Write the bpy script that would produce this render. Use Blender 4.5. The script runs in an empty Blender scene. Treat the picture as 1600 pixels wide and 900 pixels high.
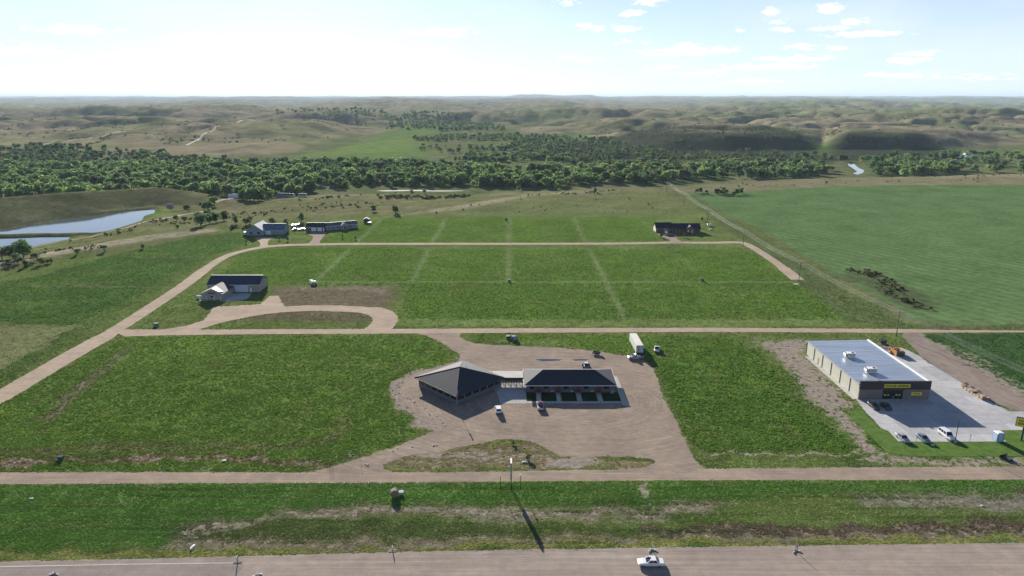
import bpy, bmesh, math, random
import numpy as np
from mathutils import Vector, Matrix
from mathutils.geometry import tessellate_polygon

R = math.radians
PI = math.pi
C = bpy.context.scene.collection
SC = bpy.context.scene

# ------------------------------------------------------------------ camera, sun, sky, exposure
H = 90.0
PITCH = 15.72
F = 1067.0
cd = bpy.data.cameras.new('camera'); cam = bpy.data.objects.new('camera', cd); C.objects.link(cam)
cam.location = (0, 0, H); cam.rotation_euler = (R(90 - PITCH), 0, 0)
cd.sensor_width = 36; cd.lens = F / 1600 * 36; cd.clip_start = 0.5; cd.clip_end = 120000
SC.camera = cam
SUN_AZ = math.atan2(-0.28, 0.96)      # direction towards the sun, from +Y towards +X
SUN_EL = R(17.3)
sd = bpy.data.lights.new('sun', 'SUN'); sd.energy = 5.0; sd.angle = R(0.55); sd.color = (1.0, 0.94, 0.85)
so = bpy.data.objects.new('sun', sd); C.objects.link(so)
sdir = Vector((math.sin(SUN_AZ) * math.cos(SUN_EL), math.cos(SUN_AZ) * math.cos(SUN_EL), math.sin(SUN_EL)))
so.rotation_euler = sdir.to_track_quat('Z', 'Y').to_euler(); so.location = (0, 0, 300)
W = bpy.data.worlds.new('World'); SC.world = W; W.use_nodes = True
SC.view_settings.view_transform = 'Standard'; SC.view_settings.look = 'None'
SC.view_settings.exposure = 1.08; SC.view_settings.gamma = 1; SC.view_settings.use_curve_mapping = False
SC.render.engine = 'CYCLES'
SC.cycles.max_bounces = 5; SC.cycles.diffuse_bounces = 2; SC.cycles.glossy_bounces = 2
SC.cycles.transmission_bounces = 3; SC.cycles.transparent_max_bounces = 6; SC.cycles.volume_bounces = 0
SC.cycles.use_denoising = True
try: SC.cycles.denoiser = 'OPENIMAGEDENOISE'; SC.cycles.denoising_prefilter = 'ACCURATE'
except Exception: pass

def build_world():
    nt = W.node_tree; nt.nodes.clear(); N = nt.nodes.new; L = nt.links.new
    out = N('ShaderNodeOutputWorld'); bg = N('ShaderNodeBackground'); bg.inputs['Strength'].default_value = 0.05
    sky = N('ShaderNodeTexSky'); sky.sky_type = 'NISHITA'; sky.sun_disc = False
    sky.sun_elevation = SUN_EL; sky.sun_rotation = SUN_AZ
    sky.altitude = 600; sky.air_density = 0.8; sky.dust_density = 0.25; sky.ozone_density = 2.5
    tc = N('ShaderNodeTexCoord'); sp = N('ShaderNodeSeparateXYZ'); L(tc.outputs['Generated'], sp.inputs[0])
    def M(op, a, b=None, c=None):
        n = N('ShaderNodeMath'); n.operation = op
        for i, v in enumerate((a, b, c)):
            if v is None: continue
            if isinstance(v, (int, float)): n.inputs[i].default_value = v
            else: L(v, n.inputs[i])
        return n.outputs[0]
    az = M('ARCTAN2', sp.outputs['X'], sp.outputs['Y']); el = M('ARCSINE', sp.outputs['Z'])
    cb = N('ShaderNodeCombineXYZ'); L(M('MULTIPLY', az, 1.0), cb.inputs[0]); L(M('MULTIPLY', el, 3.2), cb.inputs[1])
    n1 = N('ShaderNodeTexNoise'); n1.inputs['Scale'].default_value = 62; n1.inputs['Detail'].default_value = 7
    n1.inputs['Roughness'].default_value = 0.62; L(cb.outputs[0], n1.inputs['Vector'])
    n2 = N('ShaderNodeTexNoise'); n2.inputs['Scale'].default_value = 5; n2.inputs['Detail'].default_value = 4
    L(cb.outputs[0], n2.inputs['Vector'])
    nz = M('SUBTRACT', n1.outputs['Fac'], 0.5)
    # each small cloud: centre azimuth, elevation, half extents (radians), density
    blobs = [(120,47,44,6,.8),(352,78,46,6,.8),(318,62,55,5,.6),(425,64,30,3,.5),(692,51,46,6,.7),(640,79,60,4,.55),(560,93,36,4,.4),
             (190,87,30,3,.5),(205,106,22,3,.4),(988,20,18,5,.8),(922,43,22,5,.7),(974,44,22,5,.7),(1015,2,24,5,.8),(888,3,16,4,.6),
             (1205,18,13,5,1.0),(1297,13,20,5.5,1.05),(1333,34,18,5,.9),(1357,53,42,3.6,1.0),(1292,44,26,3,.8),(1080,80,70,5.5,.9),(1075,72,20,4,.9),
             (1240,92,52,3.6,.9),(1168,106,40,4,.8),(1098,116,40,3,.7),(1252,74,22,4,.8),(1305,75,14,3,.7),(1410,95,26,4,.9),(1440,84,26,3,.7),
             (1220,104,50,4,.8),(1400,117,46,3,.8),(1214,34,14,3,.5),(1155,49,8,3,.6),(1225,47,20,3,.5),(985,65,30,3,.4),(905,92,40,4,.5),
             (20,78,60,5,.6),(1520,120,60,3,.4),(1180,127,40,3,.6),(1035,106,22,4,.6)]
    tot = None
    for (px, py, w, h, d) in blobs:
        uu, vv = (px - 800) / F, (450 - py) / F
        dY, dZ = math.cos(R(PITCH)) + vv * math.sin(R(PITCH)), -math.sin(R(PITCH)) + vv * math.cos(R(PITCH))
        a0 = math.atan2(uu, dY); e0 = math.atan2(dZ, math.hypot(uu, dY))
        wa, he = w / F * 1.25, h / F * 1.5
        dx = M('DIVIDE', M('SUBTRACT', az, a0), wa); dy = M('DIVIDE', M('SUBTRACT', el, e0), he)
        q = M('SQRT', M('ADD', M('MULTIPLY', dx, dx), M('MULTIPLY', dy, dy)))
        v = M('MULTIPLY', M('SUBTRACT', 1.0, q), d)
        v = M('MAXIMUM', v, -0.6)
        tot = v if tot is None else M('MAXIMUM', tot, v)
    mk = M('MULTIPLY_ADD', nz, 2.7, tot)
    mk = M('MINIMUM', M('MAXIMUM', M('MULTIPLY', M('SUBTRACT', mk, 0.15), 1.8), 0.0), 1.0)
    # thin veil of high cloud, a little everywhere low in the sky
    veil = M('MULTIPLY', M('MINIMUM', M('MAXIMUM', M('MULTIPLY', M('SUBTRACT', n2.outputs['Fac'], 0.42), 2.5), 0), 1), 0.22)
    mix0 = N('ShaderNodeMixRGB')
    elv = M('MINIMUM', M('MAXIMUM', M('MULTIPLY_ADD', el, -2.9, .92), 0.0), .80); veil = M('MINIMUM', M('ADD', M('MULTIPLY', elv, .78), veil), .95)
    L(veil, mix0.inputs[0]); L(sky.outputs[0], mix0.inputs[1]); mix0.inputs[2].default_value = (12.3, 10.9, 9.9, 1)
    mix = N('ShaderNodeMixRGB'); L(mk, mix.inputs[0]); L(mix0.outputs[0], mix.inputs[1])
    mix.inputs[2].default_value = (16.5, 13.2, 11.2, 1)
    tn = N('ShaderNodeMixRGB'); tn.blend_type = 'MULTIPLY'; tn.inputs[0].default_value = 1; L(mix.outputs[0], tn.inputs[1]); tn.inputs[2].default_value = (.79, .965, 1.15, 1); L(tn.outputs[0], bg.inputs['Color']); L(bg.outputs[0], out.inputs['Surface'])
build_world()

# ------------------------------------------------------------------ helpers
def tag(o, label=None, cat=None, group=None, kind=None):
    if label: o['label'] = label
    if cat: o['category'] = cat
    if group: o['group'] = group
    if kind: o['kind'] = kind
    return o

sinP, cosP = math.sin(R(PITCH)), math.cos(R(PITCH))
def G(px, py, z=0.0):
    """the place in the world, at height z, that the photograph shows at pixel (px, py)"""
    a = R(PITCH) + math.atan((py - 450) / F)
    Y = (H - z) / math.tan(a)
    d = Y * cosP + (H - z) * sinP
    return (px - 800) / F * d, Y

def srgb(r, g, b):
    f = lambda c: (c / 12.92 if c <= 0.04045 else ((c + 0.055) / 1.055) ** 2.4)
    return (f(r / 255), f(g / 255), f(b / 255))

_h = {}
def vnoise(x, y, seed=0):
    xi = np.floor(x).astype(np.int64); yi = np.floor(y).astype(np.int64)
    xf = x - xi; yf = y - yi
    u = xf * xf * xf * (xf * (xf * 6 - 15) + 10); v = yf * yf * yf * (yf * (yf * 6 - 15) + 10)
    def hs(a, b):
        n = (a * 374761393 + b * 668265263 + seed * 1442695041) & 0xffffffff
        n = ((n ^ (n >> 13)) * 1274126177) & 0xffffffff
        n = n ^ (n >> 16)
        return n
    def gr(a, b, dx, dy):
        t = hs(a, b) / 4294967296.0 * 2 * np.pi
        return np.cos(t) * dx + np.sin(t) * dy
    n00 = gr(xi, yi, xf, yf); n10 = gr(xi + 1, yi, xf - 1, yf); n01 = gr(xi, yi + 1, xf, yf - 1); n11 = gr(xi + 1, yi + 1, xf - 1, yf - 1)
    return ((n00 * (1 - u) + n10 * u) * (1 - v) + (n01 * (1 - u) + n11 * u) * v) * 1.5
def fbm(x, y, octv=4, seed=0, gain=0.5):
    s = 0; a = 1; t = 0
    for i in range(octv):
        s = s + a * vnoise(x * 2 ** i, y * 2 ** i, seed + i * 17); t += a; a *= gain
    return s / t
def sstep(a, b, x):
    t = np.clip((x - a) / (b - a), 0, 1); return t * t * (3 - 2 * t)

def poly_sd(poly, x, y):
    """signed distance to a polygon, negative inside"""
    d = np.full(x.shape, 1e18); inside = np.zeros(x.shape, bool)
    n = len(poly)
    for i in range(n):
        ax, ay = poly[i]; bx, by = poly[(i + 1) % n]
        ex, ey = bx - ax, by - ay
        t = np.clip(((x - ax) * ex + (y - ay) * ey) / (ex * ex + ey * ey + 1e-12), 0, 1)
        d = np.minimum(d, (x - ax - t * ex) ** 2 + (y - ay - t * ey) ** 2)
        c = ((ay > y) != (by > y))
        with np.errstate(divide='ignore', invalid='ignore'):
            xi = (bx - ax) * (y - ay) / (by - ay + 1e-12) + ax
        inside ^= c & (x < xi)
    d = np.sqrt(d)
    return np.where(inside, -d, d)
def line_d(pts, x, y):
    d = np.full(x.shape, 1e18)
    for (ax, ay), (bx, by) in zip(pts[:-1], pts[1:]):
        ex, ey = bx - ax, by - ay
        t = np.clip(((x - ax) * ex + (y - ay) * ey) / (ex * ex + ey * ey + 1e-12), 0, 1)
        d = np.minimum(d, (x - ax - t * ex) ** 2 + (y - ay - t * ey) ** 2)
    return np.sqrt(d)
def PX(pts, z=0.0): return [G(a, b, z) for a, b in pts]

# ------------------------------------------------------------------ terrain height
PROF = [
 (-500, [(0,0),(300,0),(340,-5),(380,-12),(420,-17.5),(500,-18.3),(520,-14),(590,-2),(670,-16),(740,-25),(1250,-25),(1480,-13),(2000,-1),(2600,6),(3400,8)]),
 (0,    [(0,0),(372,0),(410,-5),(455,-12),(500,-18),(564,-18.3),(580,-14),(645,-2.5),(710,-16),(770,-25),(1250,-25),(1480,-13),(2000,-1),(2600,6),(3400,8)]),
 (130,  [(0,0),(415,0),(460,-6),(515,-14),(545,-18),(634,-18.3),(648,-14),(692,-3),(750,-16),(800,-25),(1230,-25),(1400,-14),(1900,-3),(2500,4),(3400,8)]),
 (240,  [(0,0),(455,0),(500,-4),(600,-14),(655,-17.5),(695,-18),(722,-12),(752,-6),(800,-19),(840,-25),(1250,-25),(1480,-14),(1950,0),(2500,4),(3400,8)]),
 (400,  [(0,0),(505,0),(560,-6),(620,-12),(660,-16),(700,-18.5),(730,-20),(760,-22),(800,-24),(840,-25),(1300,-25),(1500,-16),(2000,-3),(2600,4),(3400,8)]),
 (470,  [(0,0),(515,0),(600,-6),(700,-14),(790,-23),(820,-25),(1420,-25),(1700,-14),(2300,-2),(3400,8)]),
 (560,  [(0,0),(530,0),(620,-6),(744,-14),(790,-20),(830,-25),(2000,-25),(2500,-14),(3300,2),(4000,8)]),
 (680,  [(0,0),(562,0),(630,-4),(700,-12),(760,-21),(810,-25),(2700,-25),(3600,-6),(4600,8)]),
 (800,  [(0,0),(600,0),(660,-3),(730,-11),(800,-21),(860,-25),(2500,-25),(3200,-8),(4200,8)]),
 (900,  [(0,0),(640,0),(690,-3),(780,-16),(860,-25),(2100,-25),(2400,-8),(3300,8)]),
 (960,  [(0,0),(670,0),(720,-5),(850,-24),(880,-25),(1760,-25),(1900,-8),(2300,8),(3300,10)]),
 (1050, [(0,0),(705,0),(760,-8),(860,-24),(900,-25),(1510,-25),(1600,-10),(1700,4),(1900,11),(2600,10)]),
 (1130, [(0,0),(735,0),(790,-8),(880,-24),(920,-25),(1510,-25),(1590,2),(1680,9),(2600,10)]),
 (1235, [(0,0),(770,0),(830,-8),(920,-24),(960,-25),(1520,-25),(1590,-2),(1690,7),(2600,10)]),
 (1275, [(0,0),(775,0),(835,-8),(930,-24),(970,-25),(1530,-25),(1640,-20),(1760,-6),(2000,6),(2600,10)]),
 (1310, [(0,0),(780,0),(840,-8),(930,-24),(970,-25),(1540,-25),(1600,2),(1640,8),(1800,9),(2600,10)]),
 (1400, [(0,0),(785,0),(840,-6),(930,-22),(980,-25),(1535,-25),(1595,4),(1630,7.5),(1800,6),(2600,12)]),
 (1470, [(0,0),(790,0),(850,-5),(935,-20),(990,-25),(1540,-25),(1600,-6),(1650,-3),(1900,4),(2600,12)]),
 (1545, [(0,0),(795,0),(855,-4),(940,-19),(995,-25),(1600,-25),(1800,-15),(2100,2),(2600,12)]),
 (2100, [(0,0),(850,0),(900,-4),(960,-18),(1020,-25),(1650,-25),(2000,-14),(2500,8),(3000,12)]),
]
POND1 = PX([(-160,384),(-60,368),(0,360),(60,350),(130,338.5),(200,330),(238,327),(243,328.5),(241,333),(226,337),(222,344),(200,352),(164,363),(130,365),(60,366),(0,367),(-100,371)], -18)
POND2 = PX([(-160,383),(-80,379),(0,372.5),(60,370.5),(112,369.5),(105,375),(84,381),(56,389),(30,395),(0,399),(-120,412)], -18)
RIVER1 = PX([(1335,255),(1341,261),(1352,266),(1350,270),(1340,273),(1330,271),(1338,268),(1330,262),(1322,257),(1327,254)], -25)
RIVER2 = PX([(585,298),(615,297),(650,296.8),(700,297.2),(732,298),(738,299),(725,299.8),(700,299.2),(650,298.7),(605,299)], -25)

def gully(x, y):
    q = fbm(x / 900, y / 900, 2, 40) * 180; q2 = fbm(x / 210, y / 210, 3, 41) * 60; dist = 1 + sstep(3000, 14000, y) * 1.6
    r1 = np.abs(fbm((x + q + q2) / (430 * dist), (y + q - q2) / (520 * dist), 3, 23, .5))
    r2 = np.abs(fbm((x - q2) / (150 * dist), (y + q2) / (190 * dist), 3, 29, .5))
    return np.maximum(1 - sstep(0.01, .075, r1), .8 * (1 - sstep(0, .05, r2)))
def _dense(prof):
    out = []
    for (c0, p0), (c1, p1) in zip(prof[:-1], prof[1:]):
        k = 6 if len(p0) == len(p1) else 1
        for j in range(k):
            t = j / k; out.append((c0 + (c1 - c0) * t, [(a[0]*(1-t) + b[0]*t, a[1]*(1-t) + b[1]*t) for a, b in zip(p0, p1)] if k > 1 else p0))
    out.append(prof[-1]); return out
PROF = _dense(PROF)
def height(x, y):
    x = np.asarray(x, float); y = np.asarray(y, float)
    u = np.clip(x / np.maximum(y, 30) * F + 800, -499, 2099)
    cols = np.array([c for c, _ in PROF], float)
    i = np.clip(np.searchsorted(cols, u, side='right') - 1, 0, len(PROF) - 2)
    # the far side of the profiles is warped a little so that no contour runs straight
    wob = fbm(x / 260, y / 260, 3, 5) * sstep(780, 1100, y) * 60
    yy = y + wob
    Z = np.stack([np.interp(yy, [p[0] for p in pr], [p[1] for p in pr]) for _, pr in PROF])
    t = (u - cols[i]) / (cols[i + 1] - cols[i])
    idx = np.arange(u.size)
    Zf = Z.reshape(len(PROF), -1); fi = i.ravel(); ft = t.ravel()
    z = (Zf[fi, idx] * (1 - ft) + Zf[fi + 1, idx] * ft).reshape(x.shape)
    # rolling prairie: rounded hills with sharp gullies between
    w1 = sstep(1150, 2600, y) * sstep(-24.5, -8, z)
    q = fbm(x / 900, y / 900, 2, 40) * 180
    q2 = fbm(x / 210, y / 210, 3, 41) * 60; dist = 1 + sstep(3000, 14000, y) * 1.6
    n1 = fbm((x + q) / (1150 * dist), (y - q) / (640 * dist), 5, 11, .48)
    r1 = np.abs(fbm((x + q + q2) / (430 * dist), (y + q - q2) / (520 * dist), 3, 23, .5))
    r2 = np.abs(fbm((x - q2) / (150 * dist), (y + q2) / (190 * dist), 3, 29, .5))
    lr = .95 + .1 * sstep(-.25, .25, x / np.maximum(y, 1)); amp = (62 * sstep(1200, 2600, y) + 20 * sstep(5000, 12000, y)) * lr
    z = z + w1 * (n1 * amp * 1.05 + 4 - (1 - sstep(0, .26, r1)) * 19 * lr - (1 - sstep(0, .22, r2)) * 7 * lr)
    z = z + sstep(3500, 9000, y) * fbm(x / 2600, y / 3200, 3, 77) * 46
    z = z + sstep(9000, 30000, y) * 42
    # mid slopes between the plateau rim and the valley: small swells
    w2 = sstep(-0.5, -5, z) * sstep(1150, 900, y)
    z = z + w2 * (fbm(x / 70, y / 70, 4, 3) * 1.6)
    z = z + sstep(1300, 1100, y) * sstep(600, 760, y) * sstep(-20, -25, z) * 0
    # far buttes on the skyline
    for (bx, by, rx, ry, hh) in ((880, 26000, 2000, 2200, 95), (-8700, 12600, 190, 400, 62), (5200, 24000, 2500, 1500, 40), (-1100, 25000, 900, 1500, 36)):
        if bx == 880: bx = (865 - 800) / F * 26000
        d = np.sqrt(((x - bx) / rx) ** 2 + ((y - by) / ry) ** 2)
        z = z + hh * sstep(1.0, 0.55, d)
    # ponds are cut into the slope, the river into the floor
    near = (y > 420) & (y < 720) & (x < -200)
    if near.any():
        xs, ys, zs = x[near], y[near], z[near]
        for P in (POND1, POND2):
            s = poly_sd(P, xs, ys)
            tgt = -18.0 + np.clip(s * 0.28, -2.0, 3.0)
            k = sstep(16, 2, s)
            zs = zs * (1 - k) + tgt * k
        z[near] = zs
    far = (y > 780) & (y < 1250)
    if far.any():
        xs, ys, zs = x[far], y[far], z[far]
        for P in (RIVER1, RIVER2):
            s = poly_sd(P, xs, ys); k = sstep(30, 4, s)
            zs = zs * (1 - k) + (-25.0 + np.clip(s * 0.1, -1.0, 0.4)) * k
        z[far] = zs
    return z
def hz(x, y): return float(height(np.array([x]), np.array([y]))[0])

# ------------------------------------------------------------------ materials
def mat(name, col=(.5,.5,.5), rough=.8, metal=0, noise=0.0, nscale=1.0, bump=0.0, bscale=None, spec=None, emit=None, trans=0.0, coat=0.0, detail=5, col2=None, stretch=None, bdist=0.05):
    m = bpy.data.materials.new(name); m.use_nodes = True
    nt = m.node_tree; N = nt.nodes.new; L = nt.links.new
    b = nt.nodes['Principled BSDF']; b.inputs['Base Color'].default_value = (*col, 1); b.inputs['Roughness'].default_value = rough
    b.inputs['Metallic'].default_value = metal
    if spec is not None: b.inputs['Specular IOR Level'].default_value = spec
    if coat: b.inputs['Coat Weight'].default_value = coat
    if emit: b.inputs['Emission Color'].default_value = (*col, 1); b.inputs['Emission Strength'].default_value = emit
    tc = N('ShaderNodeTexCoord'); src = tc.outputs['Object']
    if stretch:
        mp = N('ShaderNodeMapping'); mp.inputs['Scale'].default_value = stretch; L(src, mp.inputs[0]); src = mp.outputs[0]
    if noise or col2:
        n = N('ShaderNodeTexNoise'); n.inputs['Scale'].default_value = nscale; n.inputs['Detail'].default_value = detail; n.inputs['Roughness'].default_value = .65
        L(src, n.inputs['Vector'])
        r = N('ShaderNodeMapRange'); L(n.outputs['Fac'], r.inputs[0]); r.inputs[1].default_value = .3; r.inputs[2].default_value = .7
        mx = N('ShaderNodeMixRGB'); L(r.outputs[0], mx.inputs[0])
        if col2: mx.inputs[1].default_value = (*col, 1); mx.inputs[2].default_value = (*col2, 1)
        else:
            mx.inputs[1].default_value = (*[c * (1 - noise) for c in col], 1); mx.inputs[2].default_value = (*[min(1, c * (1 + noise)) for c in col], 1)
        L(mx.outputs[0], b.inputs['Base Color'])
    if bump:
        n = N('ShaderNodeTexNoise'); n.inputs['Scale'].default_value = bscale or nscale * 2; n.inputs['Detail'].default_value = 4; L(src, n.inputs['Vector'])
        bp = N('ShaderNodeBump'); bp.inputs['Strength'].default_value = bump; bp.inputs['Distance'].default_value = bdist
        L(n.outputs['Fac'], bp.inputs['Height']); L(bp.outputs[0], b.inputs['Normal'])
    if trans:
        t = N('ShaderNodeBsdfTranslucent'); mx = N('ShaderNodeMixShader'); mx.inputs[0].default_value = trans
        src_c = b.inputs['Base Color']
        if src_c.is_linked: L(src_c.links[0].from_socket, t.inputs['Color'])
        else: t.inputs['Color'].default_value = (*col, 1)
        out = nt.nodes['Material Output']; L(b.outputs[0], mx.inputs[1]); L(t.outputs[0], mx.inputs[2]); L(mx.outputs[0], out.inputs['Surface'])
    return m

def foliage_mat(name, inst, vary=.45, trans=.4, hue=.04):
    m = bpy.data.materials.new(name); m.use_nodes = True
    nt = m.node_tree; N = nt.nodes.new; L = nt.links.new
    b = nt.nodes['Principled BSDF']; b.inputs['Roughness'].default_value = 1; b.inputs['Specular IOR Level'].default_value = 0
    if inst:
        a = N('ShaderNodeAttribute'); a.attribute_type = 'INSTANCER'; a.attribute_name = 'col'; c0 = a.outputs['Color']
    else:
        a = N('ShaderNodeObjectInfo'); c0 = a.outputs['Color']
    g = N('ShaderNodeNewGeometry'); hs = N('ShaderNodeHueSaturation'); L(c0, hs.inputs['Color'])
    r = N('ShaderNodeMapRange'); r.inputs[3].default_value = 1 - vary; r.inputs[4].default_value = 1 + vary; L(g.outputs['Random Per Island'], r.inputs[0])
    L(r.outputs[0], hs.inputs['Value'])
    r2 = N('ShaderNodeMapRange'); r2.inputs[3].default_value = .5 - hue; r2.inputs[4].default_value = .5 + hue; 
    mm = N('ShaderNodeMath'); mm.operation = 'FRACT'; m7 = N('ShaderNodeMath'); m7.operation = 'MULTIPLY'; m7.inputs[1].default_value = 7.31
    L(g.outputs['Random Per Island'], m7.inputs[0]); L(m7.outputs[0], mm.inputs[0]); L(mm.outputs[0], r2.inputs[0]); L(r2.outputs[0], hs.inputs['Hue'])
    L(hs.outputs[0], b.inputs['Base Color'])
    t = N('ShaderNodeBsdfTranslucent'); L(hs.outputs[0], t.inputs['Color']); mx = N('ShaderNodeMixShader'); mx.inputs[0].default_value = trans
    out = nt.nodes['Material Output']; L(b.outputs[0], mx.inputs[1]); L(t.outputs[0], mx.inputs[2]); L(mx.outputs[0], out.inputs['Surface'])
    return m

def gravel_mat(name, c1, c2, dark=.8, scale=1.0, rut=None, ring=None):
    """fine stone grain, broad mottling and stains; rut = direction stretch for wheel marks"""
    m = bpy.data.materials.new(name); m.use_nodes = True
    nt = m.node_tree; N = nt.nodes.new; L = nt.links.new
    b = nt.nodes['Principled BSDF']; b.inputs['Roughness'].default_value = 1; b.inputs['Specular IOR Level'].default_value = .03
    tc = N('ShaderNodeTexCoord'); src = tc.outputs['Object']
    def noise(s, d=5, vec=src, r=.6):
        n = N('ShaderNodeTexNoise'); n.inputs['Scale'].default_value = s * scale; n.inputs['Detail'].default_value = d; n.inputs['Roughness'].default_value = r; L(vec, n.inputs['Vector']); return n.outputs['Fac']
    def rng(v, a, b_, c, d):
        r = N('ShaderNodeMapRange'); L(v, r.inputs[0]); r.inputs[1].default_value = a; r.inputs[2].default_value = b_; r.inputs[3].default_value = c; r.inputs[4].default_value = d; return r.outputs[0]
    mx = N('ShaderNodeMixRGB'); L(rng(noise(.09), .35, .65, 0, 1), mx.inputs[0]); mx.inputs[1].default_value = (*c1, 1); mx.inputs[2].default_value = (*c2, 1)
    cur = mx.outputs[0]
    def mul(cur, v):
        k = N('ShaderNodeMixRGB'); k.blend_type = 'MULTIPLY'; k.inputs[0].default_value = 1; L(cur, k.inputs[1]); L(v, k.inputs[2]); return k.outputs[0]
    cur = mul(cur, rng(noise(.45, 6), .3, .7, .88, 1.1))
    cur = mul(cur, rng(noise(3.2, 5), .3, .7, .86, 1.12))
    if rut:
        mp = N('ShaderNodeMapping'); mp.inputs['Scale'].default_value = rut; L(src, mp.inputs[0])
        cur = mul(cur, rng(noise(1.0, 5, mp.outputs[0], .7), .32, .68, dark, 1.12))
    if ring:   # wheel marks running round the buildings
        def Mt(op, a, c=None):
            k = N('ShaderNodeMath'); k.operation = op
            for i, v in enumerate((a, c)):
                if v is None: continue
                if isinstance(v, (int, float)): k.inputs[i].default_value = v
                else: L(v, k.inputs[i])
            return k.outputs[0]
        sp = N('ShaderNodeSeparateXYZ'); L(src, sp.inputs[0]); dx = Mt('MULTIPLY', Mt('SUBTRACT', sp.outputs[0], ring[0]), .62); dy = Mt('SUBTRACT', sp.outputs[1], ring[1])
        rad = Mt('SQRT', Mt('ADD', Mt('MULTIPLY', dx, dx), Mt('MULTIPLY', dy, dy))); ang = Mt('ARCTAN2', dy, dx)
        cb = N('ShaderNodeCombineXYZ'); L(Mt('MULTIPLY', rad, 1.5), cb.inputs[0]); L(Mt('MULTIPLY', ang, 1.6), cb.inputs[1])
        cur = mul(cur, rng(noise(1.0, 5, cb.outputs[0], .7), .34, .66, .82, 1.14))
    L(cur, b.inputs['Base Color'])
    bp = N('ShaderNodeBump'); bp.inputs['Strength'].default_value = .35; bp.inputs['Distance'].default_value = .04; L(noise(5, 3), bp.inputs['Height']); L(bp.outputs[0], b.inputs['Normal'])
    return m

# ------------------------------------------------------------------ mesh builders
class MB:
    def __init__(s): s.v = []; s.f = []
    def add(s, vs, fs):
        o = len(s.v); s.v += [tuple(v) for v in vs]; s.f += [tuple(i + o for i in f) for f in fs]; return s
    def box(s, c, d, rz=0, rx=0, ry=0):
        x, y, z = d[0] / 2, d[1] / 2, d[2] / 2
        M = Matrix.Translation(c) @ Matrix.Rotation(rz, 4, 'Z') @ Matrix.Rotation(ry, 4, 'Y') @ Matrix.Rotation(rx, 4, 'X')
        vs = [M @ Vector(p) for p in ((-x,-y,-z),(x,-y,-z),(x,y,-z),(-x,y,-z),(-x,-y,z),(x,-y,z),(x,y,z),(-x,y,z))]
        return s.add(vs, [(0,3,2,1),(4,5,6,7),(0,1,5,4),(1,2,6,5),(2,3,7,6),(3,0,4,7)])
    def bx(s, x0, x1, y0, y1, z0, z1): return s.box(((x0+x1)/2,(y0+y1)/2,(z0+z1)/2), (x1-x0, y1-y0, z1-z0))
    def cyl(s, p0, p1, r0, r1=None, n=10, caps=True):
        r1 = r0 if r1 is None else r1
        p0 = Vector(p0); p1 = Vector(p1); q = (p1 - p0).to_track_quat('Z', 'Y')
        vs = []
        for p, r in ((p0, r0), (p1, r1)):
            for k in range(n):
                a = 2 * PI * k / n; vs.append(p + q @ Vector((math.cos(a) * r, math.sin(a) * r, 0)))
        fs = [(k, (k+1) % n, n + (k+1) % n, n + k) for k in range(n)]
        if caps: fs += [tuple(range(n-1, -1, -1)), tuple(range(n, 2*n))]
        return s.add(vs, fs)
    def prism(s, poly, z0, z1):
        """poly in xy, counter-clockwise"""
        n = len(poly); vs = [(x, y, z0) for x, y in poly] + [(x, y, z1) for x, y in poly]
        return s.add(vs, [tuple(range(n-1,-1,-1)), tuple(range(n, 2*n))] + [(k, (k+1) % n, n+(k+1) % n, n+k) for k in range(n)])
    def loft(s, secs):
        n = len(secs[0]); vs = [p for sec in secs for p in sec]; fs = [tuple(range(n-1,-1,-1)), tuple(range((len(secs)-1)*n, len(secs)*n))]
        for a in range(len(secs)-1):
            for k in range(n): fs.append((a*n+k, a*n+(k+1)%n, (a+1)*n+(k+1)%n, (a+1)*n+k))
        return s.add(vs, fs)
    def slab(s, quad, t):
        """a quad given as 4 points, made t thick against its normal"""
        q = [Vector(p) for p in quad]; n = (q[1]-q[0]).cross(q[2]-q[0]).normalized() * t
        return s.add(q + [p - n for p in q], [tuple(range(len(q)))] + [tuple(range(2*len(q)-1, len(q)-1, -1))] + [(k, k+len(q), (k+1)%len(q)+len(q), (k+1)%len(q)) for k in range(len(q))])
    def mesh(s, name, smooth=False):
        me = bpy.data.meshes.new(name); me.from_pydata(s.v, [], s.f)
        bm = bmesh.new(); bm.from_mesh(me); bmesh.ops.recalc_face_normals(bm, faces=bm.faces); bm.to_mesh(me); bm.free()
        if smooth: me.shade_smooth()
        return me
    def build(s, name, m, parent=None, loc=None, smooth=False):
        o = bpy.data.objects.new(name, s.mesh(name, smooth)); C.objects.link(o)
        if m: o.data.materials.append(m)
        if parent: o.parent = parent
        if loc: o.location = loc
        return o
def thing(name, label, cat, loc=(0,0,0), rz=0, group=None):
    o = bpy.data.objects.new(name, None); C.objects.link(o); o.location = loc; o.rotation_euler = (0,0,rz); o.empty_display_size = .5
    return tag(o, label, cat, group)
def link_part(name, me, parent, loc=(0,0,0), rot=(0,0,0), sc=(1,1,1)):
    o = bpy.data.objects.new(name, me); C.objects.link(o); o.parent = parent; o.location = loc; o.rotation_euler = rot; o.scale = sc; return o
def copy_tree(o, parent=None):
    c = o.copy(); C.objects.link(c)
    if parent: c.parent = parent
    for ch in list(o.children): copy_tree(ch, c)
    return c
# ------------------------------------------------------------------ sheets of the ground
def mesh_from_arrays(name, v, f4):
    me = bpy.data.meshes.new(name); me.vertices.add(len(v)); me.vertices.foreach_set('co', v.astype(np.float32).ravel())
    nf = len(f4); k = f4.shape[1]
    me.loops.add(nf * k); me.loops.foreach_set('vertex_index', f4.astype(np.int32).ravel())
    me.polygons.add(nf); me.polygons.foreach_set('loop_start', np.arange(0, nf * k, k, dtype=np.int32)); me.polygons.foreach_set('loop_total', np.full(nf, k, dtype=np.int32))
    me.update(calc_edges=True); return me

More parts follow.
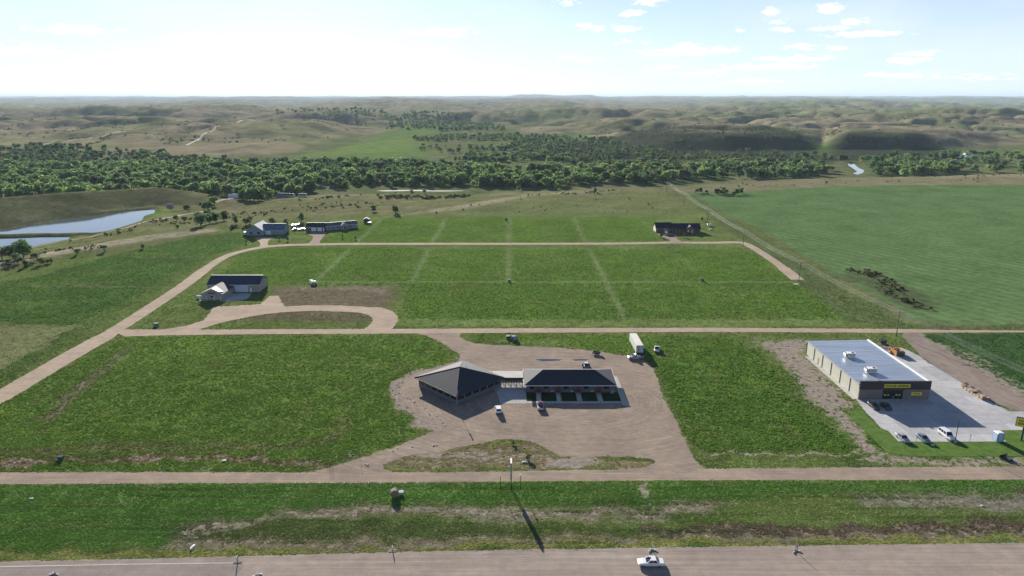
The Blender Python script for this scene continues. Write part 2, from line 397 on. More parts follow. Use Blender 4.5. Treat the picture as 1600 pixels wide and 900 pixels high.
NOTUFT = []      # world polygons where no plants grow
def ragged(poly, amp, step, seed):
    out = []; rnd = random.Random(seed)
    n = len(poly)
    for i in range(n):
        a = Vector(poly[i]); b = Vector(poly[(i+1) % n]); L = (b - a).length; k = max(1, int(L / step)); nn = Vector((-(b-a).y, (b-a).x)).normalized() if L > 1e-6 else Vector((0,0))
        k = min(k, 500)
        for j in range(k):
            p = a.lerp(b, j / k); 
            d = amp * (float(vnoise(np.array([p.x / (step*5)]), np.array([p.y / (step*5)]), seed)[0]) * 1.1 + rnd.uniform(-.45, .45)) if 0 < j < k else 0
            out.append((p.x + nn.x * d, p.y + nn.y * d))
    return out
def smooth_poly(poly, it=2):
    for _ in range(it):
        q = []
        for i in range(len(poly)):
            a = poly[i]; b = poly[(i+1) % len(poly)]
            q += [(a[0]*.75+b[0]*.25, a[1]*.75+b[1]*.25), (a[0]*.25+b[0]*.75, a[1]*.25+b[1]*.75)]
        poly = q
    return poly
def sheet(name, poly, m, z, amp=.35, step=.8, seed=1, grow=True, block=True):
    if block: NOTUFT.append(poly)
    p = ragged(poly, amp, step, seed) if grow else poly
    tris = tessellate_polygon([[Vector((x, y, 0)) for x, y in p]])
    me = bpy.data.meshes.new(name); me.from_pydata([(x, y, z) for x, y in p], [], [tuple(t) for t in tris])
    bm = bmesh.new(); bm.from_mesh(me); bmesh.ops.recalc_face_normals(bm, faces=bm.faces)
    for f in bm.faces:
        if f.normal.z < 0: f.normal_flip()
    bm.to_mesh(me); bm.free()
    o = bpy.data.objects.new(name, me); C.objects.link(o); me.materials.append(m); tag(o, kind='structure'); return o
def catmull(pts, per=8):
    out = []
    P = [pts[0]] + list(pts) + [pts[-1]]
    for i in range(1, len(P) - 2):
        for k in range(per):
            t = k / per; a, b, c, d = [Vector(q) for q in P[i-1:i+3]]
            v = .5 * ((2*b) + (-a + c) * t + (2*a - 5*b + 4*c - d) * t*t + (-a + 3*b - 3*c + d) * t**3); out.append((v.x, v.y))
    out.append(tuple(pts[-1])); return out
def ribbon_poly(pts, w):
    L = []; Rr = []
    for i, p in enumerate(pts):
        a = Vector(pts[max(0, i-1)]); b = Vector(pts[min(len(pts)-1, i+1)]); t = (b - a).normalized(); n = Vector((-t.y, t.x)); ww = w[i] if isinstance(w, list) else w
        L.append((p[0] + n.x * ww/2, p[1] + n.y * ww/2)); Rr.append((p[0] - n.x * ww/2, p[1] - n.y * ww/2))
    return L + Rr[::-1]
def draped(name, pts, w, m, off=.12, step=5, nx=3):
    """a road that follows the slope"""
    dense = []
    for (a, b) in zip(pts[:-1], pts[1:]):
        a = Vector(a); b = Vector(b); k = max(1, int((b-a).length / step))
        dense += [tuple(a.lerp(b, j/k)) for j in range(k)]
    dense.append(pts[-1]); v = []; f = []
    for i, p in enumerate(dense):
        a = Vector(dense[max(0, i-1)]); b = Vector(dense[min(len(dense)-1, i+1)]); t = (b-a).normalized(); n = Vector((-t.y, t.x))
        for j in range(nx):
            s = (j/(nx-1) - .5) * w * (1 + .12 * math.sin(i * 1.7 + j)); v.append((p[0]+n.x*s, p[1]+n.y*s))
    va = np.array(v); z = height(va[:,0], va[:,1]) + off
    for i in range(len(dense)-1):
        for j in range(nx-1): a = i*nx+j; f.append((a, a+nx, a+nx+1, a+1))
    me = mesh_from_arrays(name, np.column_stack([va, z]), np.array(f))
    me.flip_normals() if me.polygons[0].normal.z < 0 else None
    o = bpy.data.objects.new(name, me); C.objects.link(o); me.materials.append(m); tag(o, kind='structure'); return o

GR1 = srgb(186,166,150); GR2 = srgb(166,150,138)
M_track = gravel_mat('pale gravel', (.46,.36,.262), (.37,.285,.215), rut=(.06, 1.6, 1))
M_front = gravel_mat('frontage gravel', (.39,.30,.225), (.30,.235,.185), rut=(.05, 2.2, 1), dark=.72)
M_lot = gravel_mat('trodden gravel', (.335,.262,.20), (.26,.205,.162), rut=(.32, .9, 1), dark=.84, ring=(14, 192))
M_hwy = gravel_mat('worn highway surface', (.38,.31,.255), (.32,.262,.218), rut=(.03, 1.1, 1), dark=.74)
M_asph = gravel_mat('grey asphalt', (.305,.255,.22), (.265,.225,.198), rut=(.03, 1.4, 1), dark=.86)
M_shoul = gravel_mat('sandy shoulder', (.36,.30,.25), (.29,.235,.195), rut=(.06, .9, 1), dark=.8)
M_dirt = gravel_mat('bare dirt', (.30,.245,.20), (.24,.19,.16), rut=(1.3, .12, 1), dark=.8)
M_conc = gravel_mat('concrete', (.46,.45,.44), (.41,.405,.40))
M_paint = mat('white road paint', (.46,.44,.40), .8, noise=.15, nscale=2)
M_water = mat('pond water', (.09,.10,.10), .05, bump=.25, bscale=.8, bdist=.02)
M_puddle = mat('puddle water', (.05,.05,.05), .08)

# ---- gravel roads: polygons taken from where the photograph shows them
hwy_top = PX([(-200,879),(0,877),(200,873.5),(370,869),(560,864),(800,858.5),(1200,853),(1600,848),(1800,846)])
hwy = [(-230, 60), (230, 60)] + hwy_top[::-1]
sheet('highway', hwy, M_hwy, .012, .22, .5, 3)
asph = [(-230, 60), (-52, 60)] + PX([(380,883),(360,880.5),(200,882),(0,886),(-200,889)])
sheet('asphalt_lane', asph, M_asph, .020, .05, .8, 4)
line = PX([(-200,887.6),(0,885),(200,881.2),(360,879.3),(371,880.1),(200,882.2),(0,886.2),(-200,888.8)])
sheet('lane_line', line, M_paint, .028, .015, .6, 5)
sh = PX([(-200,880),(0,878),(200,874.5),(370,870),(560,865),(800,859.5),(1200,854),(1600,849),(1800,847),(1800,855),(1600,858),(1200,862),(800,868.5),(560,873),(370,877),(200,880),(0,884),(-200,886)])
sheet('road_shoulder', sh, M_shoul, .016, .3, .6, 6)
fr = PX([(-200,738.5),(0,738),(300,737.5),(480,738),(560,738),(700,737.5),(800,736),(1000,733),(1150,731.5),(1400,729.5),(1600,728.5),(1800,728),(1800,749),(1600,749.5),(1400,750),(1200,750),(1000,751),(800,752.5),(600,754),(400,755),(200,755.5),(0,756.5),(-200,757)])
sheet('frontage_road', fr, M_front, .016, .3, .6, 7)
lot = PX([(470,739),(520,729),(560,716),(590,706),(640,690),(672,676),(690,668),(672,655),(650,648),(632,632),(622,612),(630,596),(650,583),(676,575),(712,566),(722,556),(700,542),(672,526),(640,519),(690,516),(722,519),(716,527),(745,538),(820,541),(900,545),(960,553),(1003,561),(1018,570),(1028,596),(1040,628),(1062,668),(1076,700),(1086,722),(1110,733),(1060,737),(900,738),(980,733),(1022,726),(1024,719),(1000,714),(940,713),(890,715),(865,708),(842,694),(800,685),(760,690),(716,700),(680,706),(640,712),(596,724),(600,733),(620,739)])
sheet('gravel_lot', smooth_poly(lot, 1), M_lot, .020, .75, .7, 8)
mid = PX([(168,514),(200,514.5),(300,515),(600,514),(800,513),(1100,512),(1400,514),(1500,516),(1640,517),(1640,519.5),(1500,519.5),(1400,520),(1100,518.5),(800,520),(600,521.5),(420,522),(300,523.5),(230,524.5),(196,526)])
sheet('middle_road', mid, M_track, .024, .2, .8, 9)
loop_pts = catmull(PX([(-160,700),(-60,650),(0,620),(60,585),(120,550),(170,522),(230,484),(290,444),(330,414),(360,398),(400,388),(440,383.5),(520,381.5),(620,381),(800,381),(960,380.5),(1050,379),(1110,379.3),(1150,378.7),(1165,381),(1185,392),(1215,412),(1246,437)]), 6)
wid = [8.5 if p[1] < 250 else (6.8 if p[1] < 360 else 5.6) for p in loop_pts]
sheet('loop_road', ribbon_poly(loop_pts, wid), M_track, .028, .25, .9, 10)
# driveways
d1 = catmull(PX([(584,520),(600,505),(601,495),(588,487),(560,483.5),(500,481.5),(450,483),(410,487),(370,494),(330,503),(300,512),(260,519)]), 6)
sheet('barn_driveway', ribbon_poly(d1, [10.5 if i < 22 else 8.5 for i in range(len(d1))]), M_track, .032, .6, .7, 11)
sheet('barn_forecourt', PX([(333,480),(330,486),(318,500),(345,503),(420,488),(446,482),(440,472),(436,462),(421,462),(408,475)]), M_track, .035, .8, .7, 12)
sheet('house_driveway', smooth_poly(PX([(404,388),(408,380),(398,374),(400,371),(428,370.5),(430,372),(420,375),(418,380),(420,386.5)]), 1), M_track, .036, .3, .8, 13)
sheet('gravel_driveway', smooth_poly(PX([(480,382.5),(488,375),(490,369),(480,366),(478,363.5),(509,362.5),(511,364),(505,370),(499,378),(500,382.5)]), 1), M_lot, .032, .3, .8, 14)
sheet('brick_house_driveway', smooth_poly(PX([(1040,380),(1050,375),(1036,371),(1030,368),(1026,364.5),(1057,364.5),(1058,368),(1056,372),(1062,376),(1072,380)]), 1), M_lot, .036, .3, .8, 15)
dirt = PX([(1404,521),(1432,519),(1450,530),(1500,561),(1560,600),(1640,650),(1640,643),(1577,642),(1500,598),(1445,563),(1425,541)])
sheet('dirt_track', smooth_poly(dirt, 1), M_dirt, .026, .7, .7, 16, block=True)

# ---- terrain mesh: fine near the fields, coarser towards the horizon
def smooth_rows():
    ys = [-60., -20., 20., 60.]
    py = 960.0
    while py > 151.0:
        a = R(PITCH) + math.atan((py - 450) / F)
        y = H / math.tan(a) if a > 0.0006 else 1e9
        if y > 42000: break
        if y > 62: ys.append(y)
        py -= 2.0 if py > 520 else (1.6 if py > 320 else (0.75 if py > 200 else .45))
    while ys[-1] < 42000: ys.append(ys[-1] * 1.03)
    return np.array(ys)
ROWS = smooth_rows()
U = np.linspace(-1.25, 1.25, 620); 
YY, UU = np.meshgrid(ROWS, U, indexing='ij')
XX = UU * (np.maximum(YY, 0) + 60)
ZZ = height(XX, YY)
nr, nc = YY.shape
x = XX.ravel(); y = YY.ravel(); z = ZZ.ravel()
col = np.zeros((x.size, 3)); bare = np.zeros(x.size); wheat = np.zeros(x.size)
wx = x + fbm(x / 9, y / 9, 3, 91) * 4; wy = y + fbm(x / 9, y / 9, 3, 92) * 4
fx = x + fbm(x / 60, y / 60, 3, 93) * 14 * sstep(500, 900, y); fy = y + fbm(x / 60, y / 60, 3, 94) * 14 * sstep(500, 900, y)

LUSH = np.array((.100,.164,.034)); LUSH2 = np.array((.114,.174,.038)); VERGE = np.array((.138,.178,.058)); OLIVE = np.array((.145,.155,.072))
STRAW = np.array((.21,.195,.115)); DRY = np.array((.165,.145,.095)); BROWN = np.array((.15,.118,.085)); YELL = np.array((.20,.19,.065)); WHEAT = np.array((.112,.178,.070))
def mixc(w, c):
    global col
    w = np.clip(w, 0, 1)[:, None]; col = col * (1 - w) + np.asarray(c)[None, :] * w
# range land
n_a = fbm(x / 420, y / 520, 4, 51); n_b = fbm(x / 90, y / 120, 4, 52); n_c = fbm(x / 1700, y / 2200, 3, 53)
RANGE1 = np.array((.255,.220,.138)); RANGE2 = np.array((.190,.205,.095)); RANGE3 = np.array((.33,.27,.175))
col[:] = RANGE1
mixc(sstep(-.12, .25, n_a) * .9, RANGE2); mixc(sstep(.05, .4, n_b) * .65, RANGE3); mixc(sstep(-.05, -.4, n_b) * .55, (.105,.098,.062))
mixc(sstep(.1, .45, fbm(x / 260, y / 90, 4, 57)) * .5 * sstep(1300, 1800, y), (.10,.105,.055))
mixc(sstep(.02, .3, n_c) * sstep(2200, 3500, y) * .7, (.16,.185,.085))
# upland: brown ridges on the right, greener crops behind
mixc(sstep(2600, 3600, y) * sstep(.2, .5, UU.ravel()) * sstep(-.25, .1, n_a) * .75, (.13,.19,.075))
# curvature: dark brush settles in gullies
lap = np.zeros_like(ZZ)
for st in (2, 5):
    lp = np.zeros_like(ZZ)
    lp[:, st:-st] = (ZZ[:, st:-st] * 2 - ZZ[:, 2*st:] - ZZ[:, :-2*st]) / ((XX[:, 2*st:] - XX[:, :-2*st]) / 2 + 1e-6)
    lap = np.minimum(lap, lp)
gul = gully(x, y) * sstep(1300, 1700, y) * sstep(-20, -10, z)
mixc(gul * .85 * sstep(-.25, .15, n_b), (.060,.070,.036))
# pale tracks and chalky breaks on the ridges
mixc(sstep(.42, .6, fbm(x / 140, y / 300, 4, 61)) * sstep(1500, 2200, y) * sstep(4, 14, z) * .5, (.27,.24,.18))
# plateau default and slopes
pl = sstep(860, 700, y)
mixc(pl, OLIVE); mixc(pl * sstep(-.1, .3, n_b) * .6, STRAW * .8)
mixc(pl * sstep(.0, .35, fbm(x / 22, y / 30, 3, 55)) * .35, (.10,.115,.045))
floor = sstep(-21, -24.5, z) * sstep(760, 820, y)
mixc(floor, (.12,.145,.062)); mixc(floor * sstep(0, .3, n_b) * .6, (.19,.18,.10))
def paint(poly, c, feather=2.0, wgt=1.0, far=False, noise=0.0, seed=7, nscale=6, straight=False):
    """colour a patch of ground; feather in metres"""
    xs, ys = (fx, fy) if far else (wx, wy)
    if straight: xs, ys = x*.75 + wx*.25, y*.75 + wy*.25
    bx0 = min(p[0] for p in poly) - feather*2 - 20; bx1 = max(p[0] for p in poly) + feather*2 + 20
    by0 = min(p[1] for p in poly) - feather*2 - 20; by1 = max(p[1] for p in poly) + feather*2 + 20
    m = (x > bx0) & (x < bx1) & (y > by0) & (y < by1)
    if not m.any(): return m, None
    s = poly_sd(poly, xs[m], ys[m]); w = np.zeros(x.size); w[m] = sstep(feather, -feather, s) * wgt
    if noise: w[m] *= np.clip(1 + noise * fbm(x[m] / nscale, y[m] / nscale * 1.4, 4, seed) * 2.5, 0, 1)
    if c is not None: mixc(w, c)
    return m, w
# near ground verges everywhere this side of the back road
paint(PX([(-500,1200),(-500,470),(0,425),(300,374),(390,350),(560,338),(1060,300),(1160,345),(1240,400),(1420,505),(1700,640),(2100,1200)]), VERGE, 8)
mixc(sstep(330, 250, y) * sstep(-.05, .3, fbm(x / 14, y / 22, 3, 56)) * .25, (.13,.13,.055))
# far valley meadows
for P in ([(450,247),(520,234),(560,222),(600,208),(640,200),(700,200),(690,206),(640,215),(640,226),(665,233),(700,240),(660,246),(600,247)],):
    paint(PX(P, -25), (.130,.190,.058), 12, 1, True); paint(PX([(450,246),(560,226),(640,215),(670,222),(640,236),(560,240)], -25), (.17,.225,.07), 20, .6, True, .4, 3, 120)
paint(PX([(980,233),(1100,232),(1240,230),(1400,232),(1560,236),(1640,238),(1640,243),(1400,238),(1250,237),(1100,240),(1000,241)], -25), (.11,.18,.04), 8, 1, True)
paint(PX([(880,208),(930,212),(905,218),(870,216)], -25), (.12,.16,.055), 8, 1, True)
paint(PX([(700,260),(780,264),(850,262),(800,268),(720,266)], -25), (.13,.15,.06), 8, .9, True)
paint(PX([(1440,271),(1640,268),(1640,277),(1440,276)], -25), (.13,.14,.06), 8, .8, True)
paint(PX([(650,228),(790,229),(780,234),(660,234)], -25), (.13,.15,.065), 8, .8, True)
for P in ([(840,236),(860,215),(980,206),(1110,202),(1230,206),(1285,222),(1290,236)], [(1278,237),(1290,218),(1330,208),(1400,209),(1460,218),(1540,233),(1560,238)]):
    P_ = PX(P, -8); s_b = poly_sd(P_, fx, fy); mixc(sstep(20, -40, s_b) * sstep(12, 2, z) * .92, (.040,.047,.030))  # bluff brush, darkened further so its colour carries the slope's shade
# slopes of the left bank
paint(PX([(-60,345),(60,340),(130,330),(240,312),(320,308),(340,300),(250,299),(0,305),(-80,310)], -10), (.125,.13,.062), 14, .9, True)
paint(PX([(222,345),(243,330),(262,322),(280,326),(262,335),(220,353),(180,362),(165,363)], -17), (.13,.19,.05), 2, 1)
paint(PX([(112,368),(150,363),(170,366),(120,382),(80,392),(60,392),(100,378)], -16), (.125,.165,.055), 3, .9)
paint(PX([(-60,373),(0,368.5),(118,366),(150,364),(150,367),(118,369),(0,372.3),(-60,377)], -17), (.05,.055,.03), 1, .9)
paint(PX([(0,362),(60,352),(130,340),(200,331),(243,327),(243,325.5),(200,329),(130,337),(60,348.5),(0,358.5)], -17.5), (.25,.23,.16), 1.2, .8)
paint(PX([(-100,430),(0,409),(60,393),(140,381),(200,373),(300,362),(330,358),(350,361),(300,369),(200,383),(120,396),(60,407),(0,420),(-100,445)], -1), (.33,.285,.215), 3, .9, False, .5, 8, 8)
paint(PX([(130,366),(260,340),(330,330),(420,322),(500,310),(560,306),(640,318),(600,330),(560,337),(400,345),(330,352),(200,366),(90,392)], -8), (.135,.138,.070), 8, .75, False, .4, 9, 20)
paint(PX([(590,341),(640,333),(700,323),(760,310),(820,298),(900,292),(960,294),(900,300),(820,306),(740,325),(690,331),(620,339)]), (.29,.26,.17), 5, .8, False, .4, 10, 12)
paint(PX([(740,325),(840,300),(1040,291),(1060,300),(1090,330),(1030,337),(700,337),(640,337),(690,331)]), (.150,.165,.075), 6, .85, False, .3, 11, 20)
paint(PX([(860,300),(905,296),(940,293),(1050,292),(1045,298),(960,302),(900,306)]), (.17,.145,.10), 5, .55, False, .8, 12, 5)
paint(PX([(1060,293),(1200,283),(1290,276),(1450,273),(1600,271),(1700,271),(1700,289),(1450,289),(1300,292),(1150,300),(1070,300)]), (.215,.195,.115), 6, .9, False, .35, 13, 25)
paint(PX([(1425,268),(1560,266),(1620,272),(1600,276),(1440,278)], -2), (.24,.205,.135), 8, .7, False, .5, 14, 20)
slp = sstep(-.3, -3, z) * sstep(1150, 900, y) * sstep(-23.5, -20, z)
mixc(slp * sstep(.02, .3, fbm(x / 7, y / 11, 4, 62)) * .55, (.085,.095,.045)); mixc(slp * sstep(.1, .35, fbm(x / 15, y / 22, 4, 63)) * .5, (.20,.175,.11))
rimz = sstep(860, 700, y) * sstep(380, 480, y)
mixc(rimz * sstep(.12, .35, fbm(x / 5, y / 9, 4, 64)) * .35, (.09,.10,.05))
# fields
def field(P, c=LUSH, fe=1.2, w=1.0): paint(P if isinstance(P[0][0], float) and False else PX(P), c, fe, w)
F_CENTRE = [(618,508),(640,446),(430,446.5),(330,440),(352,420),(372,402),(410,391),(470,387),(800,386.5),(1150,386),(1170,391),(1245,440),(1330,503)]
F_TOP = [(500,379),(520,366),(575,347),(600,341),(700,339),(1025,338.5),(1022,350),(1040,374),(1035,377),(800,378.5)]
F_LEFT = [(-60,500),(-60,455),(0,440),(60,432),(150,405),(250,381),(330,366),(386,364),(392,372),(372,388),(330,400),(250,440),(150,500),(118,507)]
F_BIG = [(-160,731),(-160,690),(-60,664),(60,600),(150,548),(196,528),(300,527),(560,524),(644,523),(680,532),(708,550),(706,563),(660,576),(620,592),(598,606),(606,640),(636,660),(664,672),(610,696),(560,708),(510,726),(460,735),(200,735),(0,736)]
F_RIGHT = [(1018,562),(1000,540),(1040,527),(1150,529),(1180,545),(1232,600),(1262,640),(1340,703),(1105,707),(1078,690),(1060,655),(1040,620)]
F_YARD = [(724,523),(860,523),(990,524),(1040,527),(1000,545),(1000,557),(960,551),(900,543),(820,539),(748,536)]
field(F_CENTRE); field(F_TOP); field(F_LEFT, (.074,.128,.036)); field(F_BIG, LUSH2); field(F_RIGHT, LUSH); field(F_YARD, LUSH2, 2)
mixc(sstep(.05, .3, fbm(x / 26, y / 34, 4, 58)) * .4 * sstep(600, 500, y), (.090,.145,.036)); mixc(sstep(.08, .35, fbm(x / 40, y / 16, 4, 59)) * .35 * sstep(600, 500, y), (.138,.175,.052)); mixc(sstep(.25, .45, fbm(x / 9, y / 9, 3, 60)) * .3 * sstep(600, 500, y), (.155,.140,.075))
for X0 in (-99, -50.5, -2, 47.2, 97):
    y0, y1 = (333, 411) if X0 < -60 else ((333, 411) if abs(X0) < 60 and X0 < -10 else ((333, 411) if X0 < 0 or X0 > 90 else (272, 411)))
    for a, b in ((y0, y1), (418, 520)): paint([(X0-1.5, a), (X0+1.5, a), (X0+1.5, b), (X0-1.5, b)], (.165,.210,.085), 1.5, (.95 if X0 != 97 else .35), straight=True)
    if X0 == 97: continue
paint([(-100,329.5),(150,329.5),(150,332.5),(-100,332.5)], (.165,.210,.085), 1.0, .85, straight=True)
paint([(-56,263),(165,263),(165,272),(-56,272)], (.155,.205,.066), 1.2, .9, False, .1)
paint([(-60,406),(130,406),(130,412),(-60,412)], (.15,.19,.07), 1.5, .7)
for P in ([(50,446.5),(245,447),(245,448.5),(50,448)], [(210,401),(320,402),(320,403.3),(210,402.3)], [(0,508),(122,508),(122,509.5),(0,509.5)]): paint(PX(P), (.17,.175,.10), .8, .8)
paint(PX([(-60,508),(122,508.5),(60,545),(0,578),(-60,610)]), (.175,.185,.088), 1.5, 1)
paint(PX([(-60,640),(0,600),(60,565),(122,522),(160,503),(235,460),(300,420),(345,395),(330,396),(250,436),(150,497),(122,509),(60,546),(0,580),(-60,614)]), (.105,.150,.045), 1.5, .9)
# wheat
F_WHEAT = [(1070,301),(1150,300),(1300,291.5),(1450,289),(1700,289),(1900,289),(1900,620),(1600,507),(1470,507),(1430,500),(1380,470),(1300,425),(1200,365),(1120,325)]
m_, wh = paint(PX(F_WHEAT), WHEAT, 1.5); wheat = np.maximum(wheat, wh)
paint(PX([(1432,525),(1480,520),(1700,521),(1900,523),(1900,760),(1640,640),(1560,592),(1500,556)]), (.060,.112,.038), 1.5)
paint(PX([(1300,440),(1345,470),(1420,508),(1480,512),(1600,509),(1700,510),(1700,515),(1400,513),(1330,503),(1245,440),(1215,412),(1165,380),(1100,335),(1070,305),(1085,304),(1160,350),(1240,398)]), (.105,.135,.058), 2, .8, False, .3)
# brush patch in the wheat
bar([(1322,424),(1360,425),(1345,432)], .6, 2) if False else paint(PX([(1318,423),(1340,420),(1370,425),(1400,440),(1430,455),(1475,482),(1455,485),(1420,483),(1395,473),(1370,455),(1345,443),(1325,440)]), (.085,.080,.045), 2, .6, False, .5, 15, 5)
paint(PX([(-200,758),(0,757.5),(1600,751),(1800,750),(1800,768),(1340,771),(1100,780),(1000,788),(600,786),(400,800),(240,850),(0,862),(-200,864)]), (.085,.170,.036), 1.5, .8, False, .25, 45, 7)
# -- bare patches: a 0..1 value the material breaks up with noise
def bar(P, v=.7, fe=3, world=False, cc=None):
    global bare
    poly = P if world else PX(P)
    m, w = paint(poly, cc, fe, 1.0)
    if w is not None: bare = np.maximum(bare, w * v)
bar([(1180,535),(1230,530),(1262,530),(1262,560),(1345,632),(1322,643),(1345,665),(1385,705),(1400,720),(1345,712),(1300,665),(1255,618),(1228,575)], .78, 4)
bar([(1345,712),(1400,712),(1420,714),(1600,713),(1700,713),(1700,729),(1400,730),(1330,726)], .66, 2)
bar([(1105,708),(1340,706.5),(1350,711),(1105,712)], .85, .8)
bar([(1150,520),(1250,530),(1240,545),(1170,548)], .45, 5)
bar([(1072,530),(1100,545),(1110,600),(1130,660),(1112,690),(1098,680),(1082,640)], .35, 2)
bar([(1412,519),(1438,519),(1640,632),(1640,645),(1577,642),(1425,541)], .8, 2.5)
bar([(1450,527),(1530,555),(1640,620),(1640,634),(1520,572)], .55, 3)
bar([(430,448),(620,446),(612,470),(604,485),(580,484),(500,480),(440,478),(425,460)], .38, 4, cc=(.155,.130,.085))
bar([(330,492),(420,484),(540,484),(580,492),(585,500),(560,504),(450,500),(400,500),(330,503)], .34, 3, cc=(.14,.125,.075))
bar([(455,446),(615,447),(600,465),(560,455),(470,455)], .5, 3)
bar([(600,596),(640,582),(700,566),(716,572),(660,590),(640,600),(660,620),(700,640),(728,650),(715,662),(688,668),(664,668),(640,655),(618,640),(604,612)], .8, 2)
bar([(640,650),(668,655),(700,664),(676,672),(650,664)], .9, 1.5, cc=(.20,.165,.125))
bar([(600,733),(596,722),(640,712),(716,700),(760,690),(842,694),(865,708),(890,716),(1000,714),(1024,720),(1000,732),(860,734)], .47, 2, cc=(.165,.145,.075))
bar([(690,706),(740,700),(850,712),(930,712),(930,722),(760,724),(700,718)], .62, 3)
bar([(858,716),(925,712),(940,722),(905,733),(862,735),(850,726)], .86, 1.5); bar([(640,710),(700,702),(716,699),(690,712),(700,716),(640,716),(610,722)], .8, 1.5)
bar([(745,536),(820,538),(900,543),(900,533),(860,528),(780,530)], .48, 3)
bar([(0,703),(200,701),(430,699),(520,692),(530,680),(500,690),(400,697),(0,700)], .5, 1.2, cc=(.115,.115,.05))
bar([(0,718),(180,712),(300,712),(420,715),(520,722),(520,731),(430,724),(250,722),(100,722),(0,735)], .55, 1.5, cc=(.14,.115,.065))
bar([(60,655),(110,610),(190,548),(215,536),(180,565),(120,620),(80,660)], .45, 2.5, cc=(.15,.14,.08))
for (a, b) in ((235,582),(297,598),(196,605),(315,647),(443,558),(487,558),(477,573),(440,625),(720,660)): bar([(a-5,b-1.2),(a+5,b-1.2),(a+5,b+1.2),(a-5,b+1.2)], .75, .8)
arc = PX([(540,655),(528,675),(505,690),(440,697),(300,699),(200,700.5),(60,704),(-40,712)]); d_a = line_d(arc, wx, wy); bare = np.maximum(bare, sstep(2.2, .4, d_a) * .40); mixc(sstep(4, 1, d_a) * .35, (.15,.13,.07))
bar([(250,848),(300,822),(370,808),(450,798),(520,792),(600,788),(700,790),(800,792),(900,795),(1000,792),(1100,782),(1150,784),(1100,800),(1000,812),(900,815),(800,812),(640,806),(560,812),(480,815),(420,812),(350,830),(300,845)], .55, 2.2, cc=(.17,.155,.105))
bar([(240,858),(260,845),(400,838),(600,842),(800,838),(1000,836),(1200,832),(1400,826),(1600,822),(1800,822),(1800,840),(1400,840),(1000,848),(600,856),(400,856)], .50, 1.8, cc=(.18,.15,.105))
bar([(1000,820),(1200,822),(1400,818),(1600,813),(1800,813),(1800,832),(1400,834),(1000,838)], .42, 1.5, cc=(.12,.09,.07))
bar([(1340,775),(1500,770),(1700,770),(1700,795),(1560,800),(1480,792),(1360,790)], .50, 3, cc=(.17,.155,.12))
bar([(998,752),(1008,752),(1016,790),(1008,792)], .72, .6)
bar([(1240,795),(1400,800),(1400,808),(1240,806)], .35, 3)
paint(PX([(-200,872),(0,868),(200,864),(400,858),(600,856),(800,850),(1200,843),(1600,838),(1800,836),(1800,846),(1600,848),(1200,853),(800,858),(560,863),(370,869),(200,873),(0,877),(-200,879)]), YELL, .7, .85, False, .3, 16, 3)
paint(PX([(240,818),(500,818),(700,818),(800,820),(1000,828),(800,836),(560,838),(300,846)]), (.085,.098,.045), 2, .7, False, .4, 18, 5)
# thin mown rows in the strip beside the highway
rows_w = sstep(120, 124, y) * sstep(147, 144, y)
mixc(rows_w * sstep(.1, .5, fbm(x / 40, y / .9, 3, 19)) * .5, (.13,.13,.055)); mixc(rows_w * sstep(.1, .45, fbm(x / 50, y / 1.3, 3, 20)) * .5, (.045,.085,.022))
# lawn round the store and the motel
LAWN_STORE = PX([(1322,642),(1345,639.5),(1352,647),(1375,669),(1390,674),(1404,690.5),(1572,690),(1553,678),(1556,672),(1600,671),(1700,671),(1700,713),(1425,713),(1385,707)])
paint(LAWN_STORE, (.088,.150,.034), .4); s_l = poly_sd(LAWN_STORE, x, y); bare = np.where(s_l < 0, 0, bare)
far_fade = sstep(2500, 1200, y)

verts = np.column_stack([x, y, z])
ii = (np.arange(nr-1)[:, None] * nc + np.arange(nc-1)[None, :]).ravel()
faces = np.column_stack([ii, ii+1, ii+nc+1, ii+nc])
gme = mesh_from_arrays('ground', verts, faces)
ca = gme.attributes.new('ground_colour', 'FLOAT_COLOR', 'POINT'); ca.data.foreach_set('color', np.column_stack([col, np.ones(x.size)]).astype(np.float32).ravel())
ba = gme.attributes.new('bare', 'FLOAT', 'POINT'); ba.data.foreach_set('value', bare.astype(np.float32))
wa_ = gme.attributes.new('wheat', 'FLOAT', 'POINT'); wa_.data.foreach_set('value', wheat.astype(np.float32))
print('TERRAIN Z', z.min(), z.max()); gme.shade_smooth()
ground = bpy.data.objects.new('ground', gme); C.objects.link(ground); tag(ground, kind='structure')

